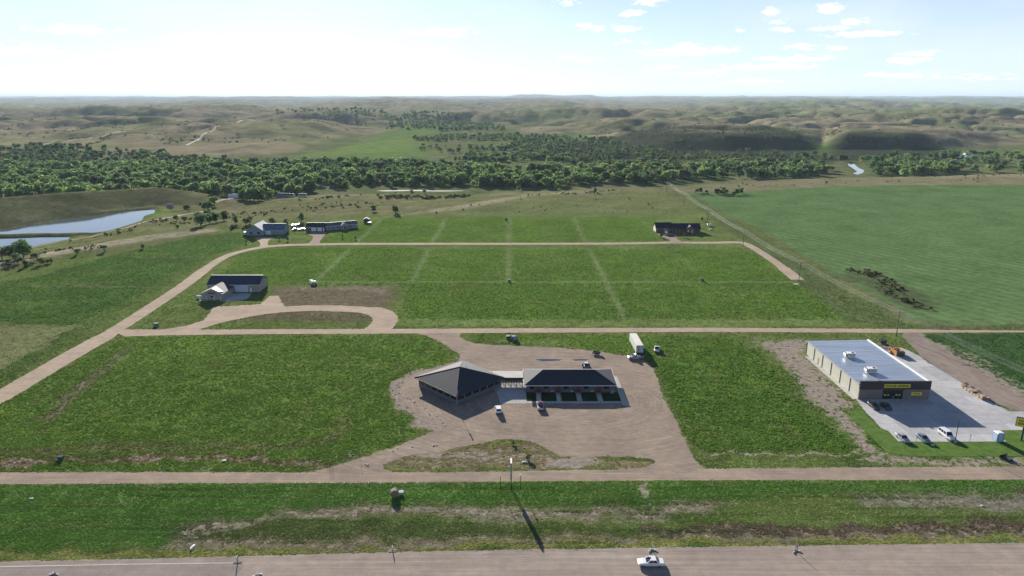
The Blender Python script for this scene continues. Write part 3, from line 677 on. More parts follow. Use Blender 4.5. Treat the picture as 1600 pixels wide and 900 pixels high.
def ground_mat():
    m = bpy.data.materials.new('ground cover'); m.use_nodes = True
    nt = m.node_tree; N = nt.nodes.new; L = nt.links.new
    b = nt.nodes['Principled BSDF']; b.inputs['Roughness'].default_value = 1; b.inputs['Specular IOR Level'].default_value = 0
    pos = N('ShaderNodeNewGeometry').outputs['Position']
    def attr(n, k='Fac'):
        a = N('ShaderNodeAttribute'); a.attribute_name = n; return a.outputs[k]
    def scaled(sx, sy, rz=0):
        mp = N('ShaderNodeMapping'); mp.inputs['Scale'].default_value = (sx, sy, 1); mp.inputs['Rotation'].default_value = (0,0,rz); L(pos, mp.inputs[0]); return mp.outputs[0]
    def noise(s, d=4, r=.6, vec=pos):
        n = N('ShaderNodeTexNoise'); n.inputs['Scale'].default_value = s; n.inputs['Detail'].default_value = d; n.inputs['Roughness'].default_value = r; L(vec, n.inputs['Vector']); return n.outputs['Fac']
    def rng(v, a, b_, c, d):
        r = N('ShaderNodeMapRange'); L(v, r.inputs[0]); r.inputs[1].default_value = a; r.inputs[2].default_value = b_; r.inputs[3].default_value = c; r.inputs[4].default_value = d; return r.outputs[0]
    def mul(cur, v, f=1.0):
        k = N('ShaderNodeMixRGB'); k.blend_type = 'MULTIPLY'; L(cur, k.inputs[1]); L(v, k.inputs[2])
        if isinstance(f, float): k.inputs[0].default_value = f
        else: L(f, k.inputs[0])
        return k.outputs[0]
    def math_(op, a, c=None):
        k = N('ShaderNodeMath'); k.operation = op
        for i, v in enumerate((a, c)):
            if v is None: continue
            if isinstance(v, (int, float)): k.inputs[i].default_value = v
            else: L(v, k.inputs[i])
        return k.outputs[0]
    cur = attr('ground_colour', 'Color')
    big = noise(.035, 5, .65); med = noise(.3, 5, .7); fine = noise(1.9, 3, .7, scaled(1, 1.6))
    cur = mul(cur, rng(big, .3, .7, .8, 1.2)); cur = mul(cur, rng(med, .28, .72, .68, 1.3)); cur = mul(cur, rng(fine, .3, .7, .62, 1.36))
    cur = mul(cur, rng(noise(1.0, 4, .65, scaled(.045, .75)), .3, .7, .86, 1.14))
    # drilled rows of the wheat, bent a little
    vec = scaled(1, 1, R(-28)); w = N('ShaderNodeTexWave'); w.bands_direction = 'X'; w.inputs['Scale'].default_value = .042; w.inputs['Distortion'].default_value = 1.6; w.inputs['Detail'].default_value = 3; w.inputs['Detail Scale'].default_value = .12
    L(vec, w.inputs['Vector']); cur = mul(cur, rng(w.outputs['Fac'], .0, 1.0, .89, 1.08), attr('wheat'))
    # bare earth shows where the cover is thin
    t = math_('ADD', attr('bare'), math_('MULTIPLY', math_('SUBTRACT', noise(.55, 6, .72, scaled(.8, 1.3)), .5), 1.9))
    mask = rng(t, .50, .66, 0, 1)
    br = N('ShaderNodeMixRGB'); L(rng(noise(.8, 5), .35, .65, 0, 1), br.inputs[0]); br.inputs[1].default_value = (.225,.180,.145,1); br.inputs[2].default_value = (.345,.295,.245,1)
    bc = mul(br.outputs[0], rng(fine, .3, .7, .75, 1.2))
    fm = N('ShaderNodeMixRGB'); L(mask, fm.inputs[0]); L(cur, fm.inputs[1]); L(bc, fm.inputs[2])
    L(fm.outputs[0], b.inputs['Base Color'])
    bp = N('ShaderNodeBump'); bp.inputs['Strength'].default_value = .6; bp.inputs['Distance'].default_value = .22
    L(math_('ADD', noise(1.2, 4, .75), math_('MULTIPLY', noise(.14, 3), 1.5)), bp.inputs['Height']); L(bp.outputs[0], b.inputs['Normal'])
    return m
gme.materials.append(ground_mat())

# ---- water
def flat(name, poly, zz, m, kind='structure'):
    tris = tessellate_polygon([[Vector((a, b, 0)) for a, b in poly]])
    me = bpy.data.meshes.new(name); me.from_pydata([(a, b, zz) for a, b in poly], [], [tuple(t) for t in tris])
    bm = bmesh.new(); bm.from_mesh(me)
    for f in bm.faces:
        if f.normal.z < 0: f.normal_flip()
    bm.to_mesh(me); bm.free(); o = bpy.data.objects.new(name, me); C.objects.link(o); me.materials.append(m); tag(o, kind=kind); return o
def grow_poly(poly, d):
    cx = sum(p[0] for p in poly) / len(poly); cy = sum(p[1] for p in poly) / len(poly); n = len(poly); out = []
    for i in range(n):
        a = Vector(poly[i-1]); b = Vector(poly[(i+1) % n]); t = (b - a).normalized(); nn = Vector((t.y, -t.x)); c = Vector(poly[i])
        out.append((c.x + nn.x * d, c.y + nn.y * d))
    ar = lambda q: abs(sum(q[i-1][0]*q[i][1] - q[i][0]*q[i-1][1] for i in range(len(q))))
    if ar(out) < ar(poly): return grow_poly(poly, -d)
    return out
flat('pond_water', grow_poly(POND1, .9), -18.06, M_water); flat('pond_water', grow_poly(POND2, .9), -18.06, M_water)
M_river = mat('river water', (.07,.08,.08), .04, bump=.05, bscale=.5, bdist=.03)
M_sand = mat('river sandbar', (.20,.18,.15), .9, noise=.3, nscale=.08)
flat('river_water', grow_poly(RIVER1, 4), -25.15, M_river); flat('river_water', grow_poly(RIVER2, 4), -25.15, M_river)
flat('sandbar', PX([(578,297.2),(610,296.4),(655,296.6),(672,297.6),(720,297.8),(730,298.6),(690,299.2),(640,298.4),(600,299)], -25), -24.95, M_sand)
flat('puddle', PX([(836,561.5),(850,560.6),(866,561),(878,561.8),(874,563.4),(860,564.2),(846,564.6),(842,563)]), .034, M_puddle)
flat('puddle', PX([(893,561.6),(908,560.9),(920,561.5),(916,563.3),(898,563.6)]), .034, M_puddle)
# ---- far roads on the slopes
draped('pond_road', PX([(-100,418),(0,404),(20,400),(50,395),(100,384),(140,375),(190,363),(230,351),(270,340),(300,331),(318,326)], -14), 4.5, M_track)
draped('valley_road', PX([(318,326),(345,318),(362,314),(380,307)], -20), 5, M_track, .2)
draped('ranch_road', PX([(35,222),(70,217),(110,212),(150,208),(205,203)], 0), 7, M_track, .8, 20)
draped('ranch_road', PX([(290,219),(310,212),(335,205),(350,200)], -4), 7, M_track, .8, 20)
draped('ranch_road', PX([(370,192),(400,188),(440,186)], 4), 9, M_track, .8, 20)
# ------------------------------------------------------------------ vegetation
NP = np.random.default_rng(7)
M_leaf = foliage_mat('leaves', False, .32, .5); M_leafi = foliage_mat('leaves of the mass', True, .32, .5)
M_tuft = foliage_mat('low plants', True, .26, .4, .02)
M_bark = mat('bark', (.14,.115,.09), .9, noise=.3, nscale=3)

def rand_dirs(n, rng):
    v = rng.normal(size=(n, 3)); return v / np.linalg.norm(v, axis=1)[:, None]
def cards(cent, nrm, size, rng, asp=1.4):
    """leaf-shaped quads"""
    n = len(cent); t = np.cross(nrm, rand_dirs(n, rng)); t /= np.linalg.norm(t, axis=1)[:, None] + 1e-9; bt = np.cross(nrm, t)
    s = size[:, None]
    v = np.stack([cent - t*s, cent - bt*s*.55*asp*.7, cent + t*s, cent + bt*s*.55*asp*.7], 1).reshape(-1, 3)
    return v, np.arange(n*4).reshape(-1, 4)
def crown_mesh(name, seed, n=420, w=1.0, h=.85, lobes=9, leaf=.085, lift=.42, conic=0):
    """a crown one unit across made of leaf clumps set on lobes, with gaps"""
    rng = np.random.default_rng(seed); cs = []; ns = []
    L = []
    for i in range(lobes):
        a = rng.uniform(0, 2*PI); rr = rng.uniform(.08, .34) * w; zz = rng.uniform(-.26, .34) * h
        if conic: rr *= (1 - (zz / h + .3) * .9); 
        k = rng.uniform(.14, .26) * (1 - .3 * abs(zz))
        L.append((math.cos(a) * rr, math.sin(a) * rr, zz + lift, k))
    L.append((0, 0, lift + .16*h, .27)); L.append((0, 0, lift - .05*h, .25))
    per = n // len(L)
    for (a, b, c, k) in L:
        d = rand_dirs(per, rng); d[:, 2] = np.where(d[:, 2] < -.55, -d[:, 2], d[:, 2])
        r = k * rng.uniform(.72, 1.08, per)[:, None]; p = np.array([a, b, c]) + d * r * np.array([1, 1, .85])
        cs.append(p); nn = d + rng.normal(scale=.55, size=d.shape); ns.append(nn / np.linalg.norm(nn, axis=1)[:, None])
    cs = np.concatenate(cs); ns = np.concatenate(ns)
    v, f = cards(cs, ns, rng.uniform(.6, 1.35, len(cs)) * leaf, rng)
    return mesh_from_arrays(name, v, f)
CROWNS = [crown_mesh('crown', 100 + i, n=[460, 420, 500, 440, 380, 460][i], h=[.85, .95, .75, 1.0, .8, .9][i], lobes=[9, 7, 12, 10, 8, 11][i], leaf=.078) for i in range(6)]
BIGCROWN = crown_mesh('crown', 130, n=1500, h=.85, lobes=15, leaf=.045)
SHRUBS = [crown_mesh('shrub', 140 + i, n=110, h=.8, lobes=5, leaf=.13, lift=.30) for i in range(3)]
def trunk_mesh(seed):
    r = random.Random(seed); b = MB(); b.cyl((0,0,-.04), (0,0,.26), .035, .022, 6)
    for k in range(5):
        a = k * 1.26 + r.uniform(-.3, .3); b.cyl((0,0,.16 + .02*k), (math.cos(a)*.2, math.sin(a)*.2, .38 + r.uniform(0, .12)), .016, .006, 4)
    return b.mesh('trunk')
TRUNKS = [trunk_mesh(i) for i in range(3)]
for me in CROWNS + SHRUBS + [BIGCROWN]: me.materials.append(M_leaf)
for me in TRUNKS: me.materials.append(M_bark)

def inst_copy(me, m):
    c = me.copy(); c.materials.clear(); c.materials.append(m); return c
_src = {}
def sources(key, meshes, m):
    if key not in _src:
        _src[key] = [bpy.data.objects.new(key, inst_copy(me, m)) for me in meshes]
    return _src[key]
def scatter_group(name, srcs):
    ng = bpy.data.node_groups.new(name, 'GeometryNodeTree'); ng.is_modifier = True
    ng.interface.new_socket('Geometry', in_out='INPUT', socket_type='NodeSocketGeometry'); ng.interface.new_socket('Geometry', in_out='OUTPUT', socket_type='NodeSocketGeometry')
    N = ng.nodes.new; L = ng.links.new; gi = N('NodeGroupInput'); go = N('NodeGroupOutput'); jn = N('GeometryNodeJoinGeometry')
    for s in reversed(srcs):
        oi = N('GeometryNodeObjectInfo'); oi.inputs['Object'].default_value = s; oi.inputs['As Instance'].default_value = True; L(oi.outputs['Geometry'], jn.inputs[0])
    ip = N('GeometryNodeInstanceOnPoints'); L(gi.outputs[0], ip.inputs['Points']); L(jn.outputs[0], ip.inputs['Instance']); ip.inputs['Pick Instance'].default_value = True
    def at(n, t):
        a = N('GeometryNodeInputNamedAttribute'); a.data_type = t; a.inputs['Name'].default_value = n; return a.outputs['Attribute']
    L(at('idx', 'INT'), ip.inputs['Instance Index']); L(at('scl', 'FLOAT_VECTOR'), ip.inputs['Scale'])
    L(at('rot', 'FLOAT_VECTOR'), ip.inputs['Rotation'])
    L(ip.outputs[0], go.inputs[0]); return ng
_ng = {}
def scatter(name, pts, scl, rotz, idx, colr, key, srcs, label=None):
    n = len(pts)
    if n == 0: return
    me = bpy.data.meshes.new(name); me.vertices.add(n); me.vertices.foreach_set('co', pts.astype(np.float32).ravel())
    a = me.attributes.new('scl', 'FLOAT_VECTOR', 'POINT'); a.data.foreach_set('vector', scl.astype(np.float32).ravel())
    rv = np.zeros((n, 3)); rv[:, 2] = rotz; a = me.attributes.new('rot', 'FLOAT_VECTOR', 'POINT'); a.data.foreach_set('vector', rv.astype(np.float32).ravel())
    a = me.attributes.new('idx', 'INT', 'POINT'); a.data.foreach_set('value', idx.astype(np.int32))
    a = me.attributes.new('col', 'FLOAT_COLOR', 'POINT'); a.data.foreach_set('color', np.column_stack([colr, np.ones(n)]).astype(np.float32).ravel())
    o = bpy.data.objects.new(name, me); C.objects.link(o); tag(o, label, kind='stuff')
    if key not in _ng: _ng[key] = scatter_group('scatter ' + key, srcs)
    md = o.modifiers.new('plants', 'NODES'); md.node_group = _ng[key]; return o

# ---- trees
GREENS = [(np.array(c) * .82 + np.array(c).mean() * .18) * 2.65 for c in ((.050,.085,.026), (.062,.105,.030), (.085,.130,.034), (.042,.070,.028), (.115,.150,.035), (.060,.088,.040), (.074,.080,.036))]
def zone_points(Ppx, dens, zb=-25, seed=1):
    """random base points inside a zone, dens = trees per square metre"""
    rng = np.random.default_rng(seed); P = PX(Ppx, zb); xs = [p[0] for p in P]; ys = [p[1] for p in P]
    n = int((max(xs)-min(xs)) * (max(ys)-min(ys)) * dens); qx = rng.uniform(min(xs), max(xs), n); qy = rng.uniform(min(ys), max(ys), n)
    k = poly_sd(P, qx + fbm(qx/60, qy/60, 3, 5)*25, qy + fbm(qx/60, qy/60, 3, 6)*25) < 0; return qx[k], qy[k]
ZONES = [  # polygon of tree bases, density, size range, palette weights, name of the place
 ([(-260,264),(-60,263),(100,261),(300,260),(430,258),(560,256),(640,258),(760,266),(800,270),(900,264),(1000,262),(1100,259),(1290,262),(1310,268),(1240,278),(1180,277.5),(1090,279),(1000,287),(900,290),(840,294),(770,292),(745,292),(660,291.5),(580,291),(500,300),(450,310),(400,322),(345,325),(320,312),(300,306),(200,309),(-260,322)], 1/118, (8, 19.5), 'river', -25),
 ([(1345,258),(1400,262),(1500,262),(1640,264),(1760,266),(1760,273),(1640,270),(1500,271),(1430,276),(1380,278),(1352,276),(1358,268)], 1/150, (12, 19), 'east', -25),
 ([(1300,250),(1350,248),(1500,243),(1600,244),(1760,246),(1760,262),(1500,260),(1380,258),(1340,254),(1320,254)], 1/330, (10, 17), 'east', -25),
 ([(780,228),(830,222),(900,224),(960,232),(985,244),(970,256),(900,258),(830,250),(790,240)], 1/230, (7, 13), 'brush', -25),
 ([(640,217),(700,213),(800,212),(870,214),(960,221),(980,230),(900,226),(800,221),(700,221),(645,221)], 1/260, (9, 15), 'mid', -25),
 ([(652,231),(700,229),(790,231),(800,238),(740,242),(690,239),(655,236)], 1/420, (8, 14), 'mid', -25),
 ([(706,246),(760,243),(850,243),(960,246),(960,252),(850,254),(770,255),(720,253)], 1/220, (9, 15), 'mid', -25),
 ([(985,240),(1080,243),(1180,240),(1290,242),(1300,250),(1290,262),(1100,259),(990,262)], 1/420, (8, 15), 'brush', -25),
 ([(-200,240),(-60,238),(60,234),(180,238),(280,243),(360,249),(300,252),(160,251),(0,250),(-200,252)], 1/300, (9, 16), 'dark', -20),
 ([(430,186),(560,184),(700,186),(730,192),(640,196),(600,200),(600,204),(780,204),(760,198),(600,190),(540,194),(440,190)], 1/2600, (12, 20), 'mid', -20),
 ([(596,188),(650,185),(720,187),(770,194),(790,203),(700,203),(610,200)], 1/900, (12, 20), 'mid', -22),
 ([(880,235),(960,232),(1040,236),(1060,242),(960,246),(880,242)], 1/260, (7, 12), 'brush', -25),
 ([(700,300),(745,296),(835,294),(830,298),(745,303)], 1/150, (6, 10), 'brush', -22),
 ([(1080,304),(1090,299),(1150,303),(1170,299),(1155,306),(1090,306.5)], 1/45, (4.5, 7.5), 'thicket', 0),
 ([(575,300.6),(745,300.6),(745,303.5),(575,303.5)], 1/110, (3.5, 8), 'brush', -24),
 ([(1020,236),(1120,236),(1200,236),(1200,238),(1020,239)], 1/1500, (8, 13), 'brush', -25),
]
TX=[];TY=[];TS=[];TC=[];TP=[]
rng = np.random.default_rng(21)
PALW = {'river': (.17,.24,.25,.12,.10,.06,.06), 'east': (.15,.25,.30,.1,.12,.05,.03), 'brush': (.15,.1,.05,.3,.02,.18,.2), 'mid': (.2,.25,.15,.25,.03,.1,.02), 'dark': (.3,.1,.02,.38,0,.15,.05), 'thicket': (.2,.1,.05,.4,0,.15,.1)}
excl = [grow_poly(RIVER1, 10), grow_poly(RIVER2, 6), PX([(555,299),(600,292.8),(700,292.5),(770,296),(800,302),(740,303.5),(700,303.5),(600,304)], -25), PX([(1318,258),(1334,254),(1352,263),(1360,275),(1330,278),(1325,268)], -25)]
for zi, (P, d, (s0, s1), pal, zb) in enumerate(ZONES):
    qx, qy = zone_points(P, d, zb, 300 + zi)
    for e in excl:
        if len(qx): k = poly_sd(e, qx, qy) > 0; qx, qy = qx[k], qy[k]
    if pal in ('river', 'east', 'mid', 'brush'): k = fbm(qx/85, qy/60, 3, 14) > (-.22 if pal == 'river' else -.10); qx, qy = qx[k], qy[k]
    n = len(qx); patch = np.clip((fbm(qx/150, qy/150, 3, 8) + .5), 0, 1)
    s = rng.uniform(s0, s1, n) * (1 + .12 * fbm(qx/90, qy/90, 2, 9)); ci = rng.choice(7, n, p=PALW[pal])
    # neighbours tend to share a tint
    ci = np.where((patch > .62) & (rng.random(n) < .5) & (pal in ('river', 'east')), 2, ci); ci = np.where((patch < .3) & (rng.random(n) < .5), 3, ci)
    TX += list(qx); TY += list(qy); TS += list(s); TC += list(ci); TP += [pal] * n
TX = np.array(TX); TY = np.array(TY); TS = np.array(TS); TC = np.array(TC); TP = np.array(TP); TZ = height(TX, TY)
# how large each shows; the largest stand as trees of their own
def vis(px_, py_, pz_):
    d = py_ * cosP + (H - pz_) * sinP; u = px_ / d * F + 800; v = 450 - ((pz_ - H) * cosP + py_ * sinP) / d * F * 1.0
    return u, v, d
UUt, VVt, DDt = vis(TX, TY, TZ); inframe = (UUt > -10) & (UUt < 1610)
order = np.argsort(np.where(inframe, -TS / DDt, 0)); single = order[:285]; rest = order[285:]
GROUPS = {0: 'broadleaf trees of the left river woodland', 1: 'broadleaf trees of the middle river woodland', 2: 'broadleaf trees of the right river woodland'}
LAB = {0: ('left of the motel roof peak, in the belt behind the ponds',), 1: ('in the belt behind the middle fields',), 2: ('in the belt behind the wheat field',)}
PLACES = [(70,'at the left edge beyond the lower pond'),(250,'beyond the ridge behind the upper pond'),(385,'left of the first house by the valley road'),(480,'behind the house with the blue metal roof'),(575,'behind the blue-grey house and its garage'),(745,'behind the pale river sandbar'),(900,'behind the pale track on the open rise'),(1060,'just left of where the power line ends'),(1200,'behind the dark thicket above the wheat'),(1345,'left of the shining river bend'),(1485,'right of the shining river bend'),(9999,'in front of the far white farm buildings')]
TINT = ['dark green', 'mid green', 'bright green', 'deep shadowy green', 'yellow-green', 'grey-green', 'olive brown']
WHERE = ['in the river belt beyond the ponds and barn', 'in the river belt beyond the middle hay fields', 'in the river belt beyond the large wheat field']
for q, i in enumerate(single):
    s = TS[i]; reg = next((b_ for a_, b_ in PLACES if UUt[i] < a_))
    big = 'large' if s > 15.5 else ('middling' if s > 12 else 'small')
    t = thing('broadleaf_tree', f'{big} {TINT[TC[i]]} round-crowned tree {reg}', 'tree', (TX[i], TY[i], TZ[i] - .1), rng.uniform(0, 6.28), f'{big} {TINT[TC[i]]} trees {reg}')
    t.scale = (s, s, s * rng.uniform(.85, 1.05))
    c = link_part('crown', CROWNS[q % 6], t); cc = GREENS[TC[i]] * rng.uniform(.8, 1.2); c.color = (*cc, 1); link_part('trunk', TRUNKS[q % 3], t)
rc = np.array([GREENS[k] for k in TC[rest]]) * rng.uniform(.78, 1.22, len(rest))[:, None]
scatter('woodland', np.column_stack([TX[rest], TY[rest], TZ[rest] - .1]), np.column_stack([TS[rest], TS[rest], TS[rest] * rng.uniform(.8, 1.05, len(rest))]), rng.uniform(0, 6.28, len(rest)), rng.integers(0, 6, len(rest)), rc, 'crowns', sources('crowns', CROWNS, M_leafi), 'dense broadleaf woodland along the river valley')

# ---- brush in the gullies of the far hills
gx = []; gy = []
m = (gul > .35) & (y > 1350) & (y < 10000) & (np.abs(x / np.maximum(y, 1)) < .85)
idx_ = np.where(m)[0]; idx_ = rng.choice(idx_, min(18000, len(idx_)), replace=False) if len(idx_) else idx_
jx = x[idx_] + rng.normal(0, 7, len(idx_)); jy = y[idx_] + rng.normal(0, 7, len(idx_)); keep = fbm(jx/160, jy/160, 3, 66) > .02
jx, jy = jx[keep], jy[keep]; js = rng.uniform(3, 7.5, len(jx)) * (1 + sstep(2500, 8000, jy) * .6)
scatter('gully_brush', np.column_stack([jx, jy, height(jx, jy)]), np.column_stack([js*1.3, js*1.3, js*.8]), rng.uniform(0, 6, len(jx)), rng.integers(0, 3, len(jx)), np.array(GREENS[3])[None, :] * rng.uniform(.7, 1.2, len(jx))[:, None], 'shrubs', sources('shrubs', SHRUBS, M_leafi), 'dark brush following the gullies of the far hills')
# brush on the dark bluffs and lone trees dotted over the hills
qx, qy = zone_points([(850,232),(870,205),(1000,203),(1130,200),(1280,212),(1300,236),(1100,234),(900,236)], 1/1500, -5, 401)
qx2, qy2 = zone_points([(-200,240),(0,170),(800,168),(1640,168),(1700,236),(1000,215),(600,190),(300,250)], 1/42000, 0, 402)
qx = np.concatenate([qx, qx2]); qy = np.concatenate([qy, qy2]); qs = rng.uniform(3, 8, len(qx))
scatter('hill_shrubs', np.column_stack([qx, qy, height(qx, qy)]), np.column_stack([qs]*3), rng.uniform(0, 6, len(qx)), rng.integers(0, 3, len(qx)), np.array(GREENS[3])[None, :] * rng.uniform(.7, 1.2, len(qx))[:, None], 'shrubs', _src['shrubs'], 'small dark shrubs dotted over the far hillsides')

# ---- shrubs on the near slopes: the small ones as a mass, the marked ones one by one
sx=[];sy=[];ss=[]
for P, d, s0, s1, zb, sd_ in (([(130,366),(250,340),(330,332),(420,322),(520,312),(560,312),(620,322),(560,338),(430,345),(320,355),(200,366),(60,395),(40,405),(100,385)], 1/42, .8, 2.4, -8, 1),
                          ([(0,425),(0,408),(60,396),(150,385),(165,390),(60,404)], 1/10, .7, 2.0, -1, 2), ([(300,360),(420,352),(380,358),(320,366)], 1/14, .6, 1.6, -1, 3),
                          ([(640,338),(760,312),(840,296),(900,293),(980,293),(940,300),(800,312),(700,335)], 1/60, .7, 2.0, 0, 4), ([(700,337),(900,300),(1050,296),(1075,325),(1030,335)], 1/240, .6, 1.5, 0, 5),
                          ([(860,300),(880,294),(960,292),(1000,292),(960,298),(900,304)], 1/16, .8, 2.2, 0, 6), ([(1010,316),(1040,315),(1040,319),(1012,319)], 1/22, .6, 1.4, 0, 7),
                          ([(1080,296),(1200,284),(1450,272),(1600,271),(1600,286),(1400,288),(1200,296)], 1/210, .7, 2.2, 0, 8), ([(575,300),(700,303),(740,310),(700,318),(600,316)], 1/28, 1.5, 4.5, -14, 9),
                          ([(1320,423),(1340,421),(1370,426),(1400,441),(1430,456),(1472,482),(1455,485),(1420,482),(1395,472),(1370,455),(1345,442),(1328,434)], 1/10, .8, 1.9, 0, 12), ([(1470,516),(1500,517),(1520,523),(1480,524)], 1/14, .8, 1.8, 0, 13), ([(440,322),(500,308),(560,304),(560,312),(480,322)], 1/60, 1.2, 3.5, -16, 10)):
    a, b_ = zone_points(P, d, zb, 500 + sd_)
    if sd_ != 12: k = (fbm(a/18, b_/18, 3, 77) > .0) & (rng.random(len(a)) < .75); a, b_ = a[k], b_[k]
    sx += list(a); sy += list(b_); ss += list(rng.uniform(s0, s1, len(a)) ** 1.15)
sx = np.array(sx); sy = np.array(sy); ss = np.array(ss); scv = np.array([(.075,.085,.04),(.11,.10,.06),(.06,.075,.03),(.13,.105,.075)])[rng.integers(0, 4, len(sx))]
scatter('slope_shrubs', np.column_stack([sx, sy, height(sx, sy)]), np.column_stack([ss*1.2, ss*1.2, ss]), rng.uniform(0, 6, len(sx)), rng.integers(0, 3, len(sx)), scv, 'shrubs', _src['shrubs'], 'scattered low brush on the grassy slopes')

def single_bush(px, py, s, zb, ci, label, name='shrub', cat='bush', mesh=None, squash=1.0):
    X, Y = G(px, py, zb)
    for _ in range(6): zz = hz(X, Y); X, Y = G(px, py, zz)
    t = thing(name, label, cat, (X, Y, hz(X, Y) - .05), (px * 7 % 6.28)); t.scale = (s, s, s * squash)
    c = link_part('crown' if 'tree' in name else 'foliage', mesh or CROWNS[int(px) % 6], t); c.color = (*(GREENS[ci] * (0.9 + (px % 7) / 30)), 1)
    link_part('trunk' if 'tree' in name else 'stem', TRUNKS[int(px) % 3], t); return t
single_bush(37,404,13.5,-17,0,'big spreading grey-green tree in front of the lower pond','broadleaf_tree','tree',BIGCROWN)
single_bush(20,405,11,-17,3,'dark tree just left of the spreading tree by the lower pond','broadleaf_tree','tree')
single_bush(4,407,10,-17,6,'thin olive tree at the left edge of the photo by the pond','broadleaf_tree','tree')
single_bush(28,411,7,-15,5,'low grey-green thicket below the trees at the lower pond','shrub','bush')
single_bush(54,408,6,-12,6,'reddish brown thicket at the right foot of the pond trees','shrub','bush')
single_bush(42,416.5,4.4,-2,3,'round dark bush farthest left on the pale dirt strip','shrub','bush')
single_bush(64,413.5,5.0,-2,3,'largest dark bush on the pale dirt strip above the left fields','shrub','bush')
single_bush(74.5,411.5,3.0,-2,3,'small dark bush in the middle of three on the dirt strip','shrub','bush')
single_bush(80,410.8,3.4,-2,0,'dark bush on the right of the three on the dirt strip','shrub','bush')
single_bush(121,398,4.2,-4,3,'dark juniper on the slope below the pond road','shrub','bush')
single_bush(163,393,4.6,-2,5,'pale grey-green small tree at the edge of the left hay field','broadleaf_tree','tree')
single_bush(224,388.5,3.6,-1,6,'brown bush on the dirt strip above the left hay field','shrub','bush')
single_bush(276,345,5.5,-12,3,'dark bush on the slope just below the pond road','shrub','bush')
single_bush(288,347.5,6,-12,0,'dark upright bush to the right of the one by the pond road','shrub','bush')
single_bush(278,357.5,3.8,-8,3,'low dark juniper halfway down the slope left of the houses','shrub','bush')
single_bush(314,353.5,13,-9,5,'large rounded grey-green tree on the slope left of the houses','broadleaf_tree','tree',BIGCROWN)
single_bush(327,350,9.5,-9,5,'smaller grey tree beside the large rounded one on the slope','broadleaf_tree','tree')
single_bush(338,348,10,-9,0,'dark green tree in the slope thicket','broadleaf_tree','tree')
single_bush(350,345.5,10,-9,3,'darkest tree at the right end of the slope thicket','broadleaf_tree','tree')
single_bush(325,336,14,-15,3,'broad dark tree behind the slope thicket by the road','broadleaf_tree','tree')
single_bush(336,322,12,-20,4,'bright yellow-green tree by the valley road','broadleaf_tree','tree')
single_bush(294,332,10,-16,5,'grey-green tree beside the pond road near its bend','broadleaf_tree','tree')
single_bush(368,350.5,6,-5,3,'narrow dark juniper left of the first house','shrub','bush',squash=1.3)
single_bush(363,357,3.6,-2,3,'small dark bush in the grass left of the first house','shrub','bush')
single_bush(384,352,6.5,-3,3,'dark tree behind the left corner of the first house','broadleaf_tree','tree')
single_bush(391,350,7,-3,6,'reddish tree behind the gable of the first house','broadleaf_tree','tree')
single_bush(425,352,7,-2,5,'grey-green tree behind the blue roof of the first house','broadleaf_tree','tree')
single_bush(446,353,6.5,-2,6,'brown bush between the first house and the parked vehicles','shrub','bush')
single_bush(471,347,8,-4,5,'grey-green tree on the slope behind the second house','broadleaf_tree','tree')
single_bush(584,331,7,-6,0,'dark bush standing in the grass beyond the second house','shrub','bush')
single_bush(618,334,8,-2,0,'lone dark bush at the edge of the pale track','shrub','bush')
single_bush(618,332.5,5,-2,3,'small dark bush touching the one by the pale track','shrub','bush')
single_bush(929,302,5,0,3,'lone black bush on the open rise beyond the top hay field','shrub','bush',squash=1.3)
single_bush(1291,288,4,0,3,'lone dark bush in the dry grass above the wheat','shrub','bush')
single_bush(802,693.5,1.6,0,5,'small bare young tree on the weedy mound by the motel','young_tree','tree')
single_bush(826,718,1.9,0,6,'small weedy bush on the mound beside the white box','shrub','bush')
single_bush(791,346,3.0,0,3,'small dark bush at the top edge of the hay field','shrub','bush')
for k_, (bx_, by_, bs_) in enumerate(((437,375,2.2),(450,376.5,2.4),(535,372,2.2),(556,374.5,2.2),(1032.5,371.5,2.6),(1068.7,371.3,2.6),(1097,345,2.6),(385,380.5,2.0))):
    LB = ['small young tree in the lawn nearest the first house','young tree in the lawn between the first two houses','young tree in the lawn in front of the second house','young tree in the lawn right of the second house','round young tree left of the brick house driveway','round young tree right of the brick house driveway','young tree behind the right end of the brick house','young tree left of the pale house driveway']
    single_bush(bx_, by_, bs_, 0, 3, LB[k_], 'young_tree', 'tree', squash=1.3)

# ---- tufts: hay, grass and weeds standing on the near ground
def tuft_mesh(seed, n=9, tall=.42, spread=.42):
    r = np.random.default_rng(seed); c = np.column_stack([r.normal(0, spread*.42, n), r.normal(0, spread*.42, n), r.uniform(.12, tall, n)])
    nn = rand_dirs(n, r); nn[:, 2] = np.abs(nn[:, 2]) * .9 + .45; nn /= np.linalg.norm(nn, axis=1)[:, None]
    v, f = cards(c, nn, r.uniform(.13, .26, n), r); v[:, 2] = np.maximum(v[:, 2], 0); return mesh_from_arrays('tuft', v, f)
TUFTS = [tuft_mesh(10 + i, tall=[.30, .24, .36, .26][i]) for i in range(4)]
def sample_grid(values, px_, py_):
    """bilinear read of the ground's own colour at a place"""
    r = np.interp(py_, ROWS, np.arange(nr)); c = np.interp(px_ / (np.maximum(py_, 0) + 60), U, np.arange(nc))
    r0 = np.clip(r.astype(int), 0, nr-2); c0 = np.clip(c.astype(int), 0, nc-2); a = (r - r0); b = (c - c0)
    if values.ndim == 2: a = a[:, None]; b = b[:, None]
    Vv = lambda i, j: values[(r0+i)*nc + (c0+j)]
    return (Vv(0,0)*(1-a)*(1-b) + Vv(1,0)*a*(1-b) + Vv(0,1)*(1-a)*b + Vv(1,1)*a*b)
NT = 430000
v0 = 345 + 560 * NP.uniform(0, 1, NT) ** .9; u0 = NP.uniform(-160, 1760, NT)
